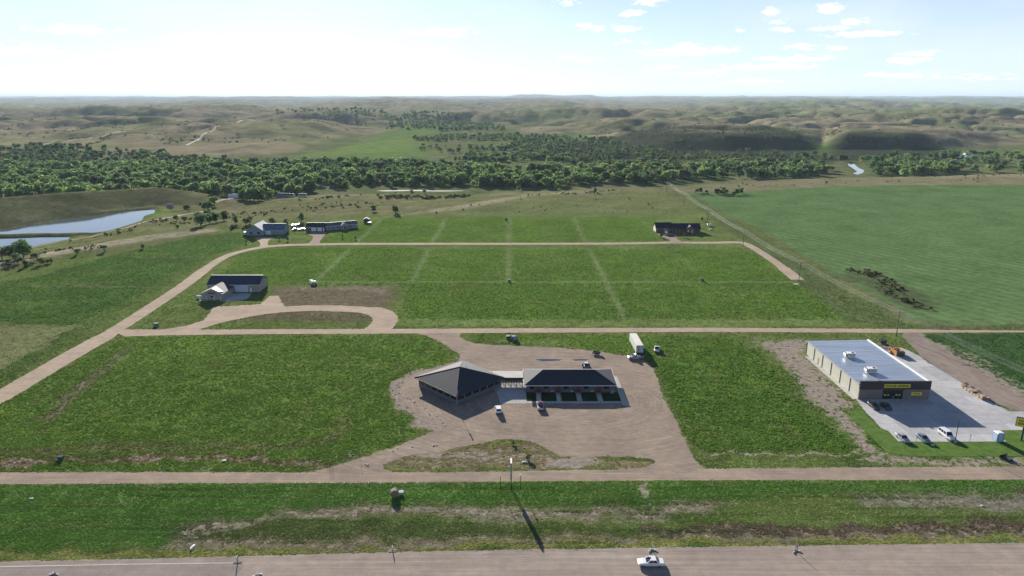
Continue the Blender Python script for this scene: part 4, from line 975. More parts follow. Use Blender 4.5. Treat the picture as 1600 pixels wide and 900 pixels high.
aa = R(PITCH) + np.arctan((v0 - 450) / F); ty = H / np.tan(aa); td = ty * cosP + H * sinP; tx = (u0 - 800) / F * td
ok = np.ones(NT, bool)
tb = sample_grid(bare, tx, ty); tw = sample_grid(wheat, tx, ty); tcol = sample_grid(col, tx, ty)
dens_n = fbm(tx/1.6, ty/2.2, 3, 31); ok &= (tb + dens_n * .9 < .52); ok &= ~((tw > .5) & (NP.random(NT) < .35))
for Pg in NOTUFT:
    xs = [p[0] for p in Pg]; ys = [p[1] for p in Pg]; k = ok & (tx > min(xs)) & (tx < max(xs)) & (ty > min(ys)) & (ty < max(ys)); kk = np.where(k)[0]
    if len(kk): ok[kk[poly_sd(Pg, tx[kk], ty[kk]) < .15 - NP.exponential(.45, len(kk))]] = False
NOGROW_LATE = (tx, ty, ok)
# ------------------------------------------------------------------ materials of built things
M_shingle = mat('charcoal shingles', (.027,.030,.042), .85, noise=.22, nscale=1.2, bump=.3, bscale=6)
M_shingle2 = mat('grey brown shingles', (.12,.115,.115), .9, noise=.15, nscale=1.4, bump=.3, bscale=6)
M_bluemetal = mat('dark blue-grey metal roofing', (.035,.045,.065), .75, .1, noise=.08, nscale=.5)
M_bluem2 = mat('slate blue metal roofing', (.11,.16,.20), .5, .3, noise=.08, nscale=.5)
M_galv = mat('standing seam galvanised roofing', (.50,.54,.58), .42, .75, noise=.22, nscale=.9, stretch=(.06, 1, 1))
M_white = mat('white trim', (.78,.77,.75), .6)
M_white2 = mat('white metal', (.80,.80,.80), .35, .1)
M_cream = mat('cream metal wall', (.50,.49,.40), .6, noise=.05, nscale=.6, stretch=(3,3,.3))
M_tan = mat('tan wall cladding', (.33,.29,.25), .75, noise=.06, nscale=.6, stretch=(3,3,.3))
M_greyside = mat('blue-grey siding', (.23,.27,.30), .75, noise=.06, nscale=.8, stretch=(.3,.3,6))
M_motelwall = mat('grey stucco wall', (.13,.135,.15), .85, noise=.08, nscale=2)
M_brick = mat('red brown brick', (.21,.115,.09), .9, noise=.25, nscale=4, bump=.3)
M_gbrick = mat('grey brown block wall', (.20,.165,.15), .9, noise=.18, nscale=3, bump=.3)
M_fascia = mat('dark brown cladding', (.040,.031,.028), .6, noise=.08, nscale=.6)
M_glass = mat('dark window glass', (.02,.022,.026), .08)
M_glassw = mat('pale lit window glass', (.55,.56,.56), .3)
M_frame = mat('dark bronze frame', (.05,.04,.035), .5)
M_reddoor = mat('dark red door', (.17,.045,.035), .6)
M_yellow = mat('yellow sign face', (.85,.68,.04), .5)
M_black = mat('black lettering', (.015,.015,.015), .6)
M_steel = mat('grey steel', (.35,.35,.36), .45, .5)
M_darksteel = mat('dark painted steel', (.05,.05,.055), .5, .3)
M_wood = mat('weathered wood', (.33,.24,.17), .85, noise=.3, nscale=3)
M_palewood = mat('raw pale timber', (.56,.42,.30), .85, noise=.25, nscale=2.5)
M_polewood = mat('creosoted pole wood', (.14,.115,.09), .9, noise=.2, nscale=2)
M_slab = gravel_mat('concrete slab', (.47,.46,.455), (.42,.41,.405))
M_walk = gravel_mat('concrete walk', (.50,.47,.43), (.44,.42,.39))
M_tyre = mat('tyre rubber', (.02,.02,.02), .85)
M_rim = mat('wheel rim', (.45,.45,.46), .35, .7)
M_lamp = mat('clear lamp lens', (.75,.75,.72), .15); M_tail = mat('red lamp lens', (.35,.02,.02), .2)
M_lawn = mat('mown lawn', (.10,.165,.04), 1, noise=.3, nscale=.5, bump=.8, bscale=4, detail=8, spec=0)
M_lawn_shaded = mat('lawn with shade in its colour', (.030,.050,.020), 1, noise=.3, nscale=1.5, bump=.6, bscale=5, spec=0)  # motel lawn, darkened so the building's shade is in its colour
M_orange = mat('orange container paint', (.62,.27,.03), .6, noise=.12, nscale=1)
M_blue = mat('blue moulded plastic', (.12,.28,.42), .5); M_bluewhite = mat('pale blue panel', (.42,.50,.62), .5)
M_hay = mat('weathered hay', (.20,.17,.11), .95, noise=.3, nscale=3, bump=.6, bscale=12)
M_insul = mat('insulator porcelain', (.6,.6,.58), .3)
M_wire = mat('weathered conductor', (.38,.38,.35), .7)
M_green = mat('dark green utility paint', (.04,.075,.055), .5)
def paintm(c, n='car paint'): return mat(n, c, .28, 0, coat=.6, noise=.03, nscale=2)
P_white = paintm((.78,.77,.76)); P_cream = paintm((.62,.58,.52)); P_silver = paintm((.34,.33,.36)); P_teal = paintm((.16,.22,.24)); P_black = paintm((.02,.022,.025)); P_dark = paintm((.05,.035,.03)); P_red = paintm((.30,.06,.06)); P_grey = paintm((.12,.13,.14))

# ------------------------------------------------------------------ vehicles
def wheels(t, xs, y, r=.34, w=.24):
    for xx in xs:
        for s in (-1, 1):
            b = MB(); b.cyl((xx, s*y - s*w, r), (xx, s*y, r), r, n=16); ty_ = b.build('wheel', M_tyre, t)
            b = MB(); b.cyl((xx, s*y - s*.02, r), (xx, s*y + s*.015, r), r*.62, r*.55, n=12); b.build('rim', M_rim, ty_)
def sec(x_, hw, z0, z1, ch=.12, top=None):
    """one cross-section of a body, with chamfered shoulders"""
    tw = hw if top is None else top
    return [(x_, -hw*.94, z0), (x_, hw*.94, z0), (x_, hw, z0 + (z1-z0)*.35), (x_, tw, z1 - ch), (x_, tw - ch*1.2, z1), (x_, -tw + ch*1.2, z1), (x_, -tw, z1 - ch), (x_, -hw, z0 + (z1-z0)*.35)]
def quadpart(name, pts, m, t, push=.012):
    v = [Vector(p) for p in pts]; n = (v[1]-v[0]).cross(v[2]-v[0]).normalized()
    b = MB(); b.slab([p + n*push for p in v], push + .03); return b.build(name, m, t)
def car(label, cat, loc, rz, kind='sedan', paint_=None, name='parked_car', group=None, sunroof=False, L=4.8, Wd=1.84, Ht=1.46, roofm=None):
    t = thing(name, label, cat, (*loc, loc[2] if len(loc) > 2 else .03) if len(loc) == 2 else loc, rz, group)
    h = L/2; w = Wd/2; gl = .30
    if kind == 'suv': prof = [(-h,.45,.86),(-h+.12,.34,1.02),(-h*.5,.28,1.06),(h*.28,.28,1.04),(h*.5,.28,1.0),(h*.86,.30,.92),(h,.42,.74)]; cab = (-h+.10, -h+.38, h*.16, h*.44); belt = 1.03
    elif kind == 'pickup': prof = [(-h,.5,.95),(-h+.05,.42,1.02),(-h*.15,.34,1.03),(h*.45,.34,1.08),(h*.9,.36,1.02),(h,.45,.8)]; cab = (-h*.16, -h*.05, h*.24, h*.48); belt = 1.05
    else: prof = [(-h,.42,.70),(-h+.14,.32,.90),(-h*.62,.26,.94),(-h*.2,.26,.92),(h*.36,.26,.92),(h*.62,.26,.88),(h*.9,.30,.74),(h,.40,.62)]; cab = (-h*.66, -h*.34, h*.10, h*.42); belt = .91
    tap = lambda x_: 1 - .10 * max(0, abs(x_)/h - .72) / .28
    b = MB(); b.loft([sec(x_, w*tap(x_), z0, z1, .09) for x_, z0, z1 in prof]); body = b.build('body', paint_, t)
    x0, x1, x2, x3 = cab; tw = w*.74; bw = w*.93
    base = [(x0,-bw,belt-.03),(x3,-bw,belt-.03),(x3,bw,belt-.03),(x0,bw,belt-.03)]; topp = [(x1,-tw,Ht),(x2,-tw,Ht),(x2,tw,Ht),(x1,tw,Ht)]
    b = MB(); b.add(base + topp, [(3,2,1,0),(4,5,6,7),(0,1,5,4),(1,2,6,5),(2,3,7,6),(3,0,4,7)]); b.build('cabin', roofm or paint_, t)
    lp = lambda a, c, k: tuple(a[i]*(1-k) + c[i]*k for i in range(3))
    def inset(q, k0, k1, s0, s1):   # q: bottom-left, bottom-right, top-right, top-left
        bl, br, tr, tl = q; A = lambda s_, k: lp(lp(bl, br, s_), lp(tl, tr, s_), k); return [A(s0,k0), A(s1,k0), A(s1,k1), A(s0,k1)]
    quadpart('windscreen', inset((base[1], base[2], topp[2], topp[1]), .08, .92, .06, .94), M_glass, t)
    quadpart('rear_window', inset((base[3], base[0], topp[0], topp[3]), .15, .9, .08, .92), M_glass, t)
    cuts = {'sedan': ((.14,.49),(.53,.88)), 'suv': ((.05,.31),(.35,.62),(.66,.93)), 'pickup': ((.12,.5),(.54,.9))}[kind]
    for a, c in cuts:
        quadpart('side_window', inset((base[0], base[1], topp[1], topp[0]), .12, .88, a, c), M_glass, t)
        quadpart('side_window', inset((base[2], base[3], topp[3], topp[2]), .12, .88, 1-c, 1-a), M_glass, t)
    zt = prof[-1][2] - .12
    for s in (-1, 1):
        b = MB(); b.box((h - .05, s*w*.66, zt), (.14, .36, .16)); b.build('headlight', M_lamp, t)
        b = MB(); b.box((-h + .04, s*w*.70, prof[0][2] - .06), (.12, .30, .18)); b.build('tail_light', M_tail, t)
        b = MB(); b.box((cab[3] - .28, s*(w + .06), belt + .06), (.12, .18, .12)); b.build('mirror', paint_, t)
    b = MB(); b.box((h - .02, 0, .45), (.12, Wd*.86, .16)); b.build('bumper', M_darksteel if kind != 'sedan' else paint_, t)
    b = MB(); b.box((-h + .02, 0, .48), (.12, Wd*.86, .16)); b.build('bumper', M_darksteel if kind != 'sedan' else paint_, t)
    if kind == 'pickup':
        b = MB(); b.bx(-h + .12, -h*.20, -w*.80, w*.80, .90, 1.045); b.build('cargo_bed', M_darksteel, t)
    if sunroof:
        b = MB(); b.bx(x1 + .95, x1 + 1.45, -.30, .30, Ht - .01, Ht + .015); b.build('sunroof', M_glass, t)
    wheels(t, (-h*.58, h*.62), w*.98, .34 if kind == 'sedan' else .39)
    return t
X, Y = G(1017, 880, .3); car('white sedan with a dark sunroof driving on the highway', 'car', (X, Y, .03), PI - .02, 'sedan', P_white, 'sedan', sunroof=True, L=5.2, Wd=1.95, Ht=1.48)
def park(px, py, *a, **k):
    X, Y = G(px, py, 0); return car(a[0], a[1], (X, Y, k.pop('z', .04)), *a[2:], **k)
park(778.5, 643, 'white sport utility car on the gravel beside the low motel pyramid', 'car', PI/2 + .12, 'suv', P_white, L=4.6, Ht=1.75)
park(844, 637, 'red pickup with a white hood parked in front of the motel rooms', 'pickup truck', PI/2 + .05, 'pickup', P_cream, name='pickup_truck', L=5.2, Wd=1.9, Ht=1.85, roofm=P_red)
park(1410, 687, 'silver sedan on the store lot edge, leftmost in the front row', 'car', -PI/2 + .03, 'sedan', P_silver)
park(1442, 687.5, 'dark teal sedan on the store lot, middle of the front row', 'car', -PI/2 + .03, 'sedan', P_teal)
park(1479, 683, 'large white sport utility car under the lot light pole', 'car', -PI/2 + .04, 'suv', P_white, L=5.6, Wd=2.0, Ht=1.85)
park(1365, 637, 'black car in the store shadow, nearer the left wall', 'car', -PI/2 + .02, 'sedan', P_black)
park(1384, 637.5, 'dark brown car in the store shadow, nearer the door', 'car', -PI/2 + .02, 'sedan', P_dark, L=4.6)
park(993, 560.5, 'white pickup with shade put into its paint, parked crosswise behind the semi trailer doors', 'pickup truck', PI + .08, 'pickup', P_silver, name='pickup_truck', L=5.6, Wd=2.0, Ht=1.85)  # a white pickup; the silver paint stands in for the trailer's shade
park(1026.5, 548, 'cream pickup in the grass to the right of the semi trailer', 'pickup truck', -PI/2 - .25, 'pickup', P_cream, name='pickup_truck', L=5.3, Wd=1.95, Ht=1.8)
park(1041, 367, 'white van parked by the brick house garage', 'van', PI/2 - .3, 'suv', P_white, name='van', L=4.8, Ht=2.0)
park(1048, 368.5, 'small red car on the brick house driveway', 'car', PI/2 - .9, 'sedan', P_red, L=4.2)
park(443, 359, 'white car at the right end of the first house', 'car', .3, 'sedan', P_white)
park(384, 367, 'white camper van beside the left wall of the first house', 'van', PI/2, 'suv', P_white, name='van', L=4.6, Wd=2.1, Ht=2.2)
park(459, 355, 'pale grey van in the yard between the two houses', 'van', 1.3, 'suv', P_silver, name='van', L=5, Wd=2, Ht=2.1)
park(461, 359.6, 'low silver car nearest the road in the yard between houses', 'car', 1.2, 'sedan', P_silver)
park(471.5, 359.5, 'silver pickup in the yard beside the garage', 'pickup truck', .5, 'pickup', P_silver, name='pickup_truck', L=5.2)
park(467, 352.5, 'dark pickup behind the other vehicles in the yard', 'pickup truck', 0, 'pickup', P_black, name='pickup_truck', L=5.2)

def buggy():
    X, Y = G(916, 575, 0); t = thing('off_road_buggy', 'grey and black off-road vehicle with fat tyres behind the motel', 'buggy', (X, Y, .04), -PI/2)
    b = MB(); b.loft([sec(-1.6,.7,.5,.95), sec(-.2,.8,.45,1.05), sec(1.0,.8,.45,1.0), sec(1.6,.6,.55,.85)]); b.build('body', P_grey, t)
    b = MB()
    for s in (-1, 1):
        b.cyl((-.9,s*.7,.95), (-.7,s*.6,1.85), .05, n=6); b.cyl((.7,s*.7,.98), (.35,s*.6,1.85), .05, n=6); b.cyl((-.7,s*.6,1.85), (.35,s*.6,1.85), .05, n=6)
    b.build('roll_cage', M_darksteel, t)
    b = MB(); b.bx(-.75,.4,-.62,.62,1.84,1.90); b.build('roof', P_white, t)
    quadpart('windscreen', [(.72,-.6,1.02),(.72,.6,1.02),(.38,.56,1.8),(.38,-.56,1.8)], M_glass, t)
    b = MB(); b.bx(-.55,-.05,-.55,.55,.95,1.35); b.build('seat', M_black, t)
    wheels(t, (-1.15, 1.15), 1.35, .52, .5)
buggy()
def utility_trailer():
    X, Y = G(931, 554, 0); t = thing('utility_trailer', 'small dark flatbed trailer with a white tongue at the lot edge', 'trailer', (X, Y, .03), R(160))
    b = MB(); b.bx(-1.5,1.3,-.85,.85,.5,.6); b.build('deck', M_wood, t)
    b = MB(); b.bx(-1.5,1.3,.82,.87,.6,1.0); b.bx(-1.5,1.3,-.87,-.82,.6,1.0); b.bx(-1.55,-1.5,-.85,.85,.6,1.3); b.build('side_rail', M_darksteel, t)
    b = MB(); b.cyl((1.3,.5,.55),(2.4,0,.5),.05,n=6); b.cyl((1.3,-.5,.55),(2.4,0,.5),.05,n=6); b.build('tongue', M_white2, t)
    wheels(t, (-.2,), 1.05, .33, .2)
utility_trailer()
def semi_trailer():
    X, Y = G(998.5, 555.5, 0); t = thing('semi_trailer', 'long white box semi trailer parked in the grass behind the lot', 'trailer', (X + .2, Y + .2, .02), .02)
    L_, w, z0, z1 = 13.2, 1.28, 1.0, 3.75
    b = MB(); b.bx(-w, w, 0, L_, z0, z1); b.build('box', M_white2, t)
    b = MB(); b.bx(-w+.02, w-.02, .02, L_-.02, z1, z1 + .03); b.build('roof', mat('dusty white roof', (.60,.54,.47), .7, noise=.12, nscale=.4), t)
    for s in (-1, 1):
        b = MB(); b.bx(min(s*.04, s*(w-.10)), max(s*.04, s*(w-.10)), -.05, 0, z0+.12, z1-.12); d = b.build('rear_door', M_bluewhite if s > 0 else mat('grey door', (.30,.31,.32), .6), t)
        b = MB(); b.cyl((s*.35,-.08,z0+.15),(s*.35,-.08,z1-.2),.03,n=6); b.build('lock_rod', M_steel, d)
    b = MB(); b.bx(-w,w,-.04,.0,z1-.12,z1); b.bx(-w,-w+.1,-.06,0,z0,z1); b.bx(w-.1,w,-.06,0,z0,z1); b.bx(-w,w,-.06,0,z0,z0+.12); b.build('door_frame', M_steel, t)
    b = MB(); b.bx(-1.0,1.0,-.05,.05,.45,.6); b.bx(-.9,-.8,-.05,.05,.45,1.0); b.bx(.8,.9,-.05,.05,.45,1.0); b.build('bumper', M_darksteel, t)
    b = MB(); b.bx(-.6,.6,1,L_-1,.85,1.0); b.build('chassis', M_darksteel, t)
    b = MB()
    for s in (-1,1): b.bx(s*.7-.08,s*.7+.08,L_-3.2,L_-3.0,.05,.95)
    b.build('landing_gear', M_steel, t)
    for yy in (1.6, 2.9):
        for s in (-1, 1):
            b = MB(); b.cyl((s*.7, yy, .5), (s*1.22, yy, .5), .5, n=16); wv = b.build('wheel', M_tyre, t); b = MB(); b.cyl((s*1.22, yy, .5), (s*1.235, yy, .5), .28, n=12); b.build('rim', M_rim, wv)
semi_trailer()

# ------------------------------------------------------------------ text
FONT = {'D':("#### ","#   #","#   #","#   #","#### "),'O':(" ### ","#   #","#   #","#   #"," ### "),'L':("#    ","#    ","#    ","#    ","#####"),'A':(" ### ","#   #","#####","#   #","#   #"),
 'R':("#### ","#   #","#### ","#  # ","#   #"),'G':(" ####","#    ","#  ##","#   #"," ####"),'E':("#####","#    ","#### ","#    ","#####"),'N':("#   #","##  #","# # #","#  ##","#   #"),' ':("     ",)*5}
def letters(name, text, w, h, m, parent, loc, rot):
    tc_ = bpy.data.curves.new(name, 'FONT'); tc_.body = text; tc_.align_x = 'CENTER'; tc_.align_y = 'CENTER'; tc_.extrude = .03; tc_.offset = .02
    o = bpy.data.objects.new(name, tc_); C.objects.link(o); bpy.context.view_layer.update()
    dx, dy = max(o.dimensions.x, .01), max(o.dimensions.y, .01)
    dg = bpy.context.evaluated_depsgraph_get(); me = bpy.data.meshes.new_from_object(o.evaluated_get(dg)); bpy.data.objects.remove(o)
    q = bpy.data.objects.new(name, me); C.objects.link(q); me.materials.clear(); me.materials.append(m); q.parent = parent; q.location = loc; q.rotation_euler = rot; q.scale = (w/dx, h/dy, 1); return q

# ------------------------------------------------------------------ the store
def store():
    x0, x1, y0, y1 = 106.6, 128.2, 193.2, 232.0
    NOTUFT.append([(x0-1.2,y0-1),(x1+1,y0-1),(x1+1,y1+.3),(x0-1.2,y1+.3)])
    t = thing('store_building', 'long low store with galvanised roof and dark brown sign front', 'store', (x0, y0, 0))
    w, d = x1-x0, y1-y0; zl, zr = 4.9, 5.3
    # left wall: bays between downspouts
    ys = [0, 6.3, 12.8, 19.4, 26.0, 32.6, d]
    for i in range(6):
        b = MB(); b.bx(0, .25, ys[i]+.03+(0.3 if i==0 else 0), ys[i+1]-.03, 0, zl-.05); b.build('wall_panel', M_cream, t)
        b = MB(); b.bx(-.13, 0, ys[i+1]-.38, ys[i+1]-.2, .1, zl-.1) if i < 5 else b.bx(-.13,0,d-.2,d-.04,.1,zl-.1); b.build('downspout', M_frame, t)
    b = MB(); b.bx(-.03, .0, 28.2, 29.3, 0, 2.2); b.build('side_door', mat('brown door', (.28,.22,.17), .6), t)
    b = MB(); b.bx(w-.25, w, .3, d-.3, 0, zr-.05); b.build('wall_panel', M_cream, t)
    b = MB(); b.bx(.25, w-.25, d-.3, d-.02, 0, zl-.05); b.build('rear_wall', M_cream, t)
    # roof strips across the building
    n = 16
    for i in range(n):
        a0 = .35 + (d-.35)*i/n; a1 = .35 + (d-.35)*(i+1)/n - .03
        b = MB(); b.slab([(-.15,a0,zl),(w-.1,a0,zr),(w-.1,a1,zr),(-.15,a1,zl)], .12); b.build('roof_panel', M_galv, t)
        b = MB(); b.slab([(-.15,a1-.02,zl+.012),(w-.1,a1-.02,zr+.012),(w-.1,a1+.05,zr+.012),(-.15,a1+.05,zl+.012)], .06); b.build('roof_seam', M_galv, t)
    b = MB(); b.slab([(w*.54,.35,zl+.02+.2*1.08+.03),(w*.54+.16,.35,zl+.25+.03),(w*.54+.16,d-.1,zl+.25+.03),(w*.54,d-.1,zl+.25+.03)], .05)
    b = MB(); b.bx(w-.12, w+.22, .3, d, zr-.05, zr+.32); b.build('parapet_trim', M_white, t)
    b = MB(); b.bx(-.28, -.15, .3, d, zl-.18, zl+.03); b.build('gutter', M_cream, t)
    # front: grey brown block below, brown cladding above
    dx0, dx1 = 7.3, 13.6
    for a, c in ((0, dx0), (dx1, w)):
        b = MB(); b.bx(a, c, -.02, .3, 0, 3.35); b.build('front_wall', M_gbrick, t)
    b = MB(); b.bx(dx0, dx1, -.02, .3, 2.85, 3.35); b.build('door_header', M_fascia, t)
    b = MB(); b.bx(-.06, w+.06, -.22, .34, 3.35, 5.95); b.build('sign_fascia', M_fascia, t)
    b = MB(); b.bx(-.10, w+.10, -.27, .38, 5.95, 6.05); b.build('parapet_cap', M_fascia, t)
    sg = MB(); sg.bx(7.3, 15.2, -.36, -.22, 4.0, 5.15); s_ = sg.build('store_sign', M_yellow, t)
    letters('lettering', 'DOLLAR GENERAL', 7.4, .72, M_black, s_, (11.25, -.385, 4.57), (PI/2, 0, 0))
    bn = MB(); bn.bx(16.1, 19.3, -.07, -.02, 1.35, 2.35); bo = bn.build('banner', M_yellow, t)
    b = MB(); b.bx(16.6, 18.8, -.09, -.07, 1.72, 1.98); b.build('banner_print', M_black, bo)
    # glazed entrance
    n = 5; ww = (dx1-dx0)/n
    for i in range(n):
        b = MB(); b.bx(dx0+ww*i+.05, dx0+ww*(i+1)-.05, .14, .18, .08, 2.80); b.build('glass_pane', M_glass, t)
    fb = MB()
    for i in range(n+1): fb.bx(dx0+ww*i-.05, dx0+ww*i+.05, .10, .22, .0, 2.85)
    fb.bx(dx0, dx1, .11, .21, 2.1, 2.2); fb.build('door_frame', M_frame, t)
    for (a, c) in ((dx0+.5, .9), (dx0+1.6, .7), (dx1-2.2, .8), (dx1-1.2, .7)):
        b = MB(); b.bx(a, a+c*.7, .10, .13, 1.2, 1.65); b.build('window_poster', M_yellow, t)
    # plinth walk along the left wall
    # rooftop plant
    for k, (px, py) in enumerate(((1328,557),(1361,581))):
        X, Y = G(px, py, zl+.25)
        u = thing('rooftop_air_unit', ['beige rooftop air unit on the store roof, farther from the front','beige rooftop air unit on the store roof, nearer the front'][k], 'air unit', (X, Y, zl + (X-x0)/w*(zr-zl) + .04))
        b = MB(); b.bx(-1.25,1.45,-.85,.85,.35,1.45); b.build('cabinet', M_cream, u)
        b = MB(); b.bx(-1.3,1.5,-.9,.9,1.45,1.52); b.build('lid', M_white, u)
        b = MB(); b.bx(-1.55,1.0,-.8,.8,0,.35); b.build('curb', M_white, u)
        b = MB(); b.slab([(-1.46,-.95,.35),(-1.46,.95,.35),(-2.0,.9,.5),(-2.0,-.9,.5)][::-1], .05); b.bx(-1.95,-1.46,-.9,.9,.5,1.3); b.build('intake_hood', M_steel, u)
        b = MB(); b.cyl((.7,0,1.52),(.7,0,1.62),.45,n=16); b.build('fan_cowl', M_darksteel, u)
    X, Y = G(1371, 598, 5.1); u = thing('satellite_dish', 'white satellite dish behind the store parapet', 'dish', (X, Y, 5.1))
    b = MB(); b.cyl((0,0,0),(0,0,.8),.05,n=8); b.build('mast', M_steel, u)
    b = MB(); nseg = 14; q = Matrix.Rotation(R(-35),4,'X') @ Matrix.Rotation(R(25),4,'Y'); vs = [q @ Vector((0,0,0))]
    for r_, z_ in ((.35,.05),(.7,.2)):
        for i in range(nseg): vs.append(q @ Vector((math.cos(i*2*PI/nseg)*r_, math.sin(i*2*PI/nseg)*r_, z_)))
    fs = [(0,1+i,1+(i+1)%nseg) for i in range(nseg)] + [(1+i,1+nseg+i,1+nseg+(i+1)%nseg,1+(i+1)%nseg) for i in range(nseg)]
    b.add([v + Vector((0,0,.95)) for v in vs], fs); b.build('reflector', M_white2, u)
    # bollards
    for k, (bx_, hh, lb) in enumerate(((9.2,2.3,'tall pale post at the left of the store entrance'),(10.8,1.3,'short pale bollard by the store entrance, left of the pair'),(12.4,1.3,'short pale bollard by the store entrance, right of the pair'),(14.3,2.3,'tall pale post at the right of the store entrance'))):
        b = MB(); b.cyl((0,0,0),(0,0,hh),.10,n=10); b.cyl((0,0,hh),(0,0,hh+.06),.10,.03,n=10); o = b.build('bollard', M_steel, None, (x0+bx_, y0-2.4, .05)); tag(o, lb, 'bollard', 'posts before the store doors')
store()

# concrete lot of the store, poured in slabs
def clip(poly, ax, val, keep_less):
    out = []
    for i in range(len(poly)):
        a = poly[i-1]; b = poly[i]; ia = (a[ax] <= val) == keep_less; ib = (b[ax] <= val) == keep_less
        if ia != ib:
            t = (val - a[ax]) / (b[ax] - a[ax]); out.append((a[0] + (b[0]-a[0])*t, a[1] + (b[1]-a[1])*t))
        if ib: out.append(b)
    return out
def slab_field(parent_name, polys, sx, sy, m, z1=.05):
    base = MB(); t = None
    for P in polys: NOTUFT.append(P)
    xs = [p[0] for P in polys for p in P]; ys = [p[1] for P in polys for p in P]
    root = bpy.data.objects.new(parent_name, None); C.objects.link(root); tag(root, kind='structure')
    rnd = random.Random(5); cnt = 0
    for P in polys:
        gx_ = math.floor(min(p[0] for p in P)/sx)*sx
        while gx_ < max(p[0] for p in P):
            gy_ = math.floor(min(p[1] for p in P)/sy)*sy
            while gy_ < max(p[1] for p in P):
                q = P
                for ax, v, kl in ((0, gx_+.03, False), (0, gx_+sx-.03, True), (1, gy_+.03, False), (1, gy_+sy-.03, True)):
                    q = clip(q, ax, v, kl)
                    if len(q) < 3: break
                if len(q) >= 3:
                    ar = abs(sum(q[i-1][0]*q[i][1] - q[i][0]*q[i-1][1] for i in range(len(q))))/2
                    if ar > .4:
                        if sum(q[i-1][0]*q[i][1] - q[i][0]*q[i-1][1] for i in range(len(q))) < 0: q = q[::-1]
                        b = MB(); b.prism(q, -.05, z1 + rnd.uniform(-.006, .006)); b.build('concrete_slab', m[rnd.randrange(len(m))], root); cnt += 1
                gy_ += sy
            gx_ += sx
    return root
M_slabs = [M_slab, gravel_mat('concrete slab, darker pour', (.42,.41,.41), (.385,.38,.38)), gravel_mat('concrete slab, paler pour', (.50,.485,.47), (.46,.45,.44))]
lotp = PX([(1341,626.5),(1345,634),(1352,643),(1364,655),(1376,669),(1388,673.5),(1404,690),(1440,690.2),(1500,690.2),(1573,690),(1556,681),(1553,675),(1562,672.5),(1600,672),(1720,671.5),(1720,643),(1640,643.2),(1577,643),(1540,623),(1500,597),(1450,566.5),(1436,556),(1420,548),(1408,543.5),(1372,543),(1364,545)])
lotp = [(106.0, 193.0)] + lotp[1:]
lotp2 = [p for p in lotp]
slab_field('parking_lot', [lotp2], 6.1, 6.1, M_slabs)
slab_field('store_walk', [[(105.0,193.2),(106.55,193.2),(106.55,229),(105.0,229)]], 3.0, 3.0, [M_walk], .07)

def store_lawn():
    P = LAWN_STORE; q = ragged(P, .1, 1.0, 33); tr = tessellate_polygon([[Vector((a, b, 0)) for a, b in q]])
    me = bpy.data.meshes.new('lawn'); me.from_pydata([(a, b, .034) for a, b in q], [], [tuple(t) for t in tr]); bm = bmesh.new(); bm.from_mesh(me)
    for f in bm.faces:
        if f.normal.z < 0: f.normal_flip()
    bm.to_mesh(me); bm.free(); o = bpy.data.objects.new('lawn', me); C.objects.link(o); me.materials.append(M_lawn); tag(o, kind='structure'); NOTUFT.append(P)
store_lawn()

def roll_off():
    X, Y = G(1407, 557, 0); t = thing('skip_container', 'orange open-topped rubbish container full of scrap on the store lot', 'skip', (X, Y, .05), -.02)
    w, L_, h = 2.9, 5.8, 1.75
    b = MB(); b.bx(-w/2,-w/2+.08,0,L_,.15,h); b.bx(w/2-.08,w/2,0,L_,.15,h); b.bx(-w/2+.08,w/2-.08,L_-.08,L_,.15,h); b.build('side_wall', M_orange, t)
    b = MB(); b.bx(-w/2+.08,w/2-.08,0,.08,.15,h-.1); b.build('tailgate', M_green, t)
    b = MB(); b.bx(-w/2,w/2,0,L_,.05,.15); b.build('floor', M_darksteel, t)
    for i in range(6):
        for s in (-1,1): b = MB(); b.bx(s*w/2-.06,s*w/2+.06,.2+i*1.05,.32+i*1.05,.15,h+.02); b.build('rib', M_orange, t)
    rnd = random.Random(4); b = MB()
    for i in range(60): b.box((rnd.uniform(-w/2+.4,w/2-.4), rnd.uniform(.4,L_-.4), rnd.uniform(1.0,1.75)), (rnd.uniform(.2,1.3), rnd.uniform(.1,.5), rnd.uniform(.04,.3)), rnd.uniform(0,3), rnd.uniform(-.5,.5), rnd.uniform(-.5,.5))
    o = b.build('scrap_heap', mat('mixed scrap', (.20,.11,.09), .8, col2=(.50,.44,.40), nscale=.9), None, (X, Y, .05)); tag(o, 'jumbled scrap and packing filling the orange container', 'scrap', kind='stuff')
roll_off()
def box_trailer():
    X, Y = G(1381, 549.5, 0); t = thing('flat_trailer', 'low white flatbed trailer beside the store rear corner', 'trailer', (X, Y, .05), .0)
    b = MB(); b.bx(-2.3,2.0,-1.1,1.1,.65,.85); b.build('deck', M_white2, t)
    b = MB(); b.bx(-2.3,2.0,1.05,1.12,.85,1.5); b.bx(-2.36,-2.3,-1.1,1.1,.85,1.5); b.build('side_board', M_white2, t)
    b = MB(); b.cyl((2.0,0,.7),(3.2,0,.6),.06,n=6); b.build('tongue', M_steel, t); wheels(t, (-.6,.3), 1.1, .34, .22)
box_trailer()
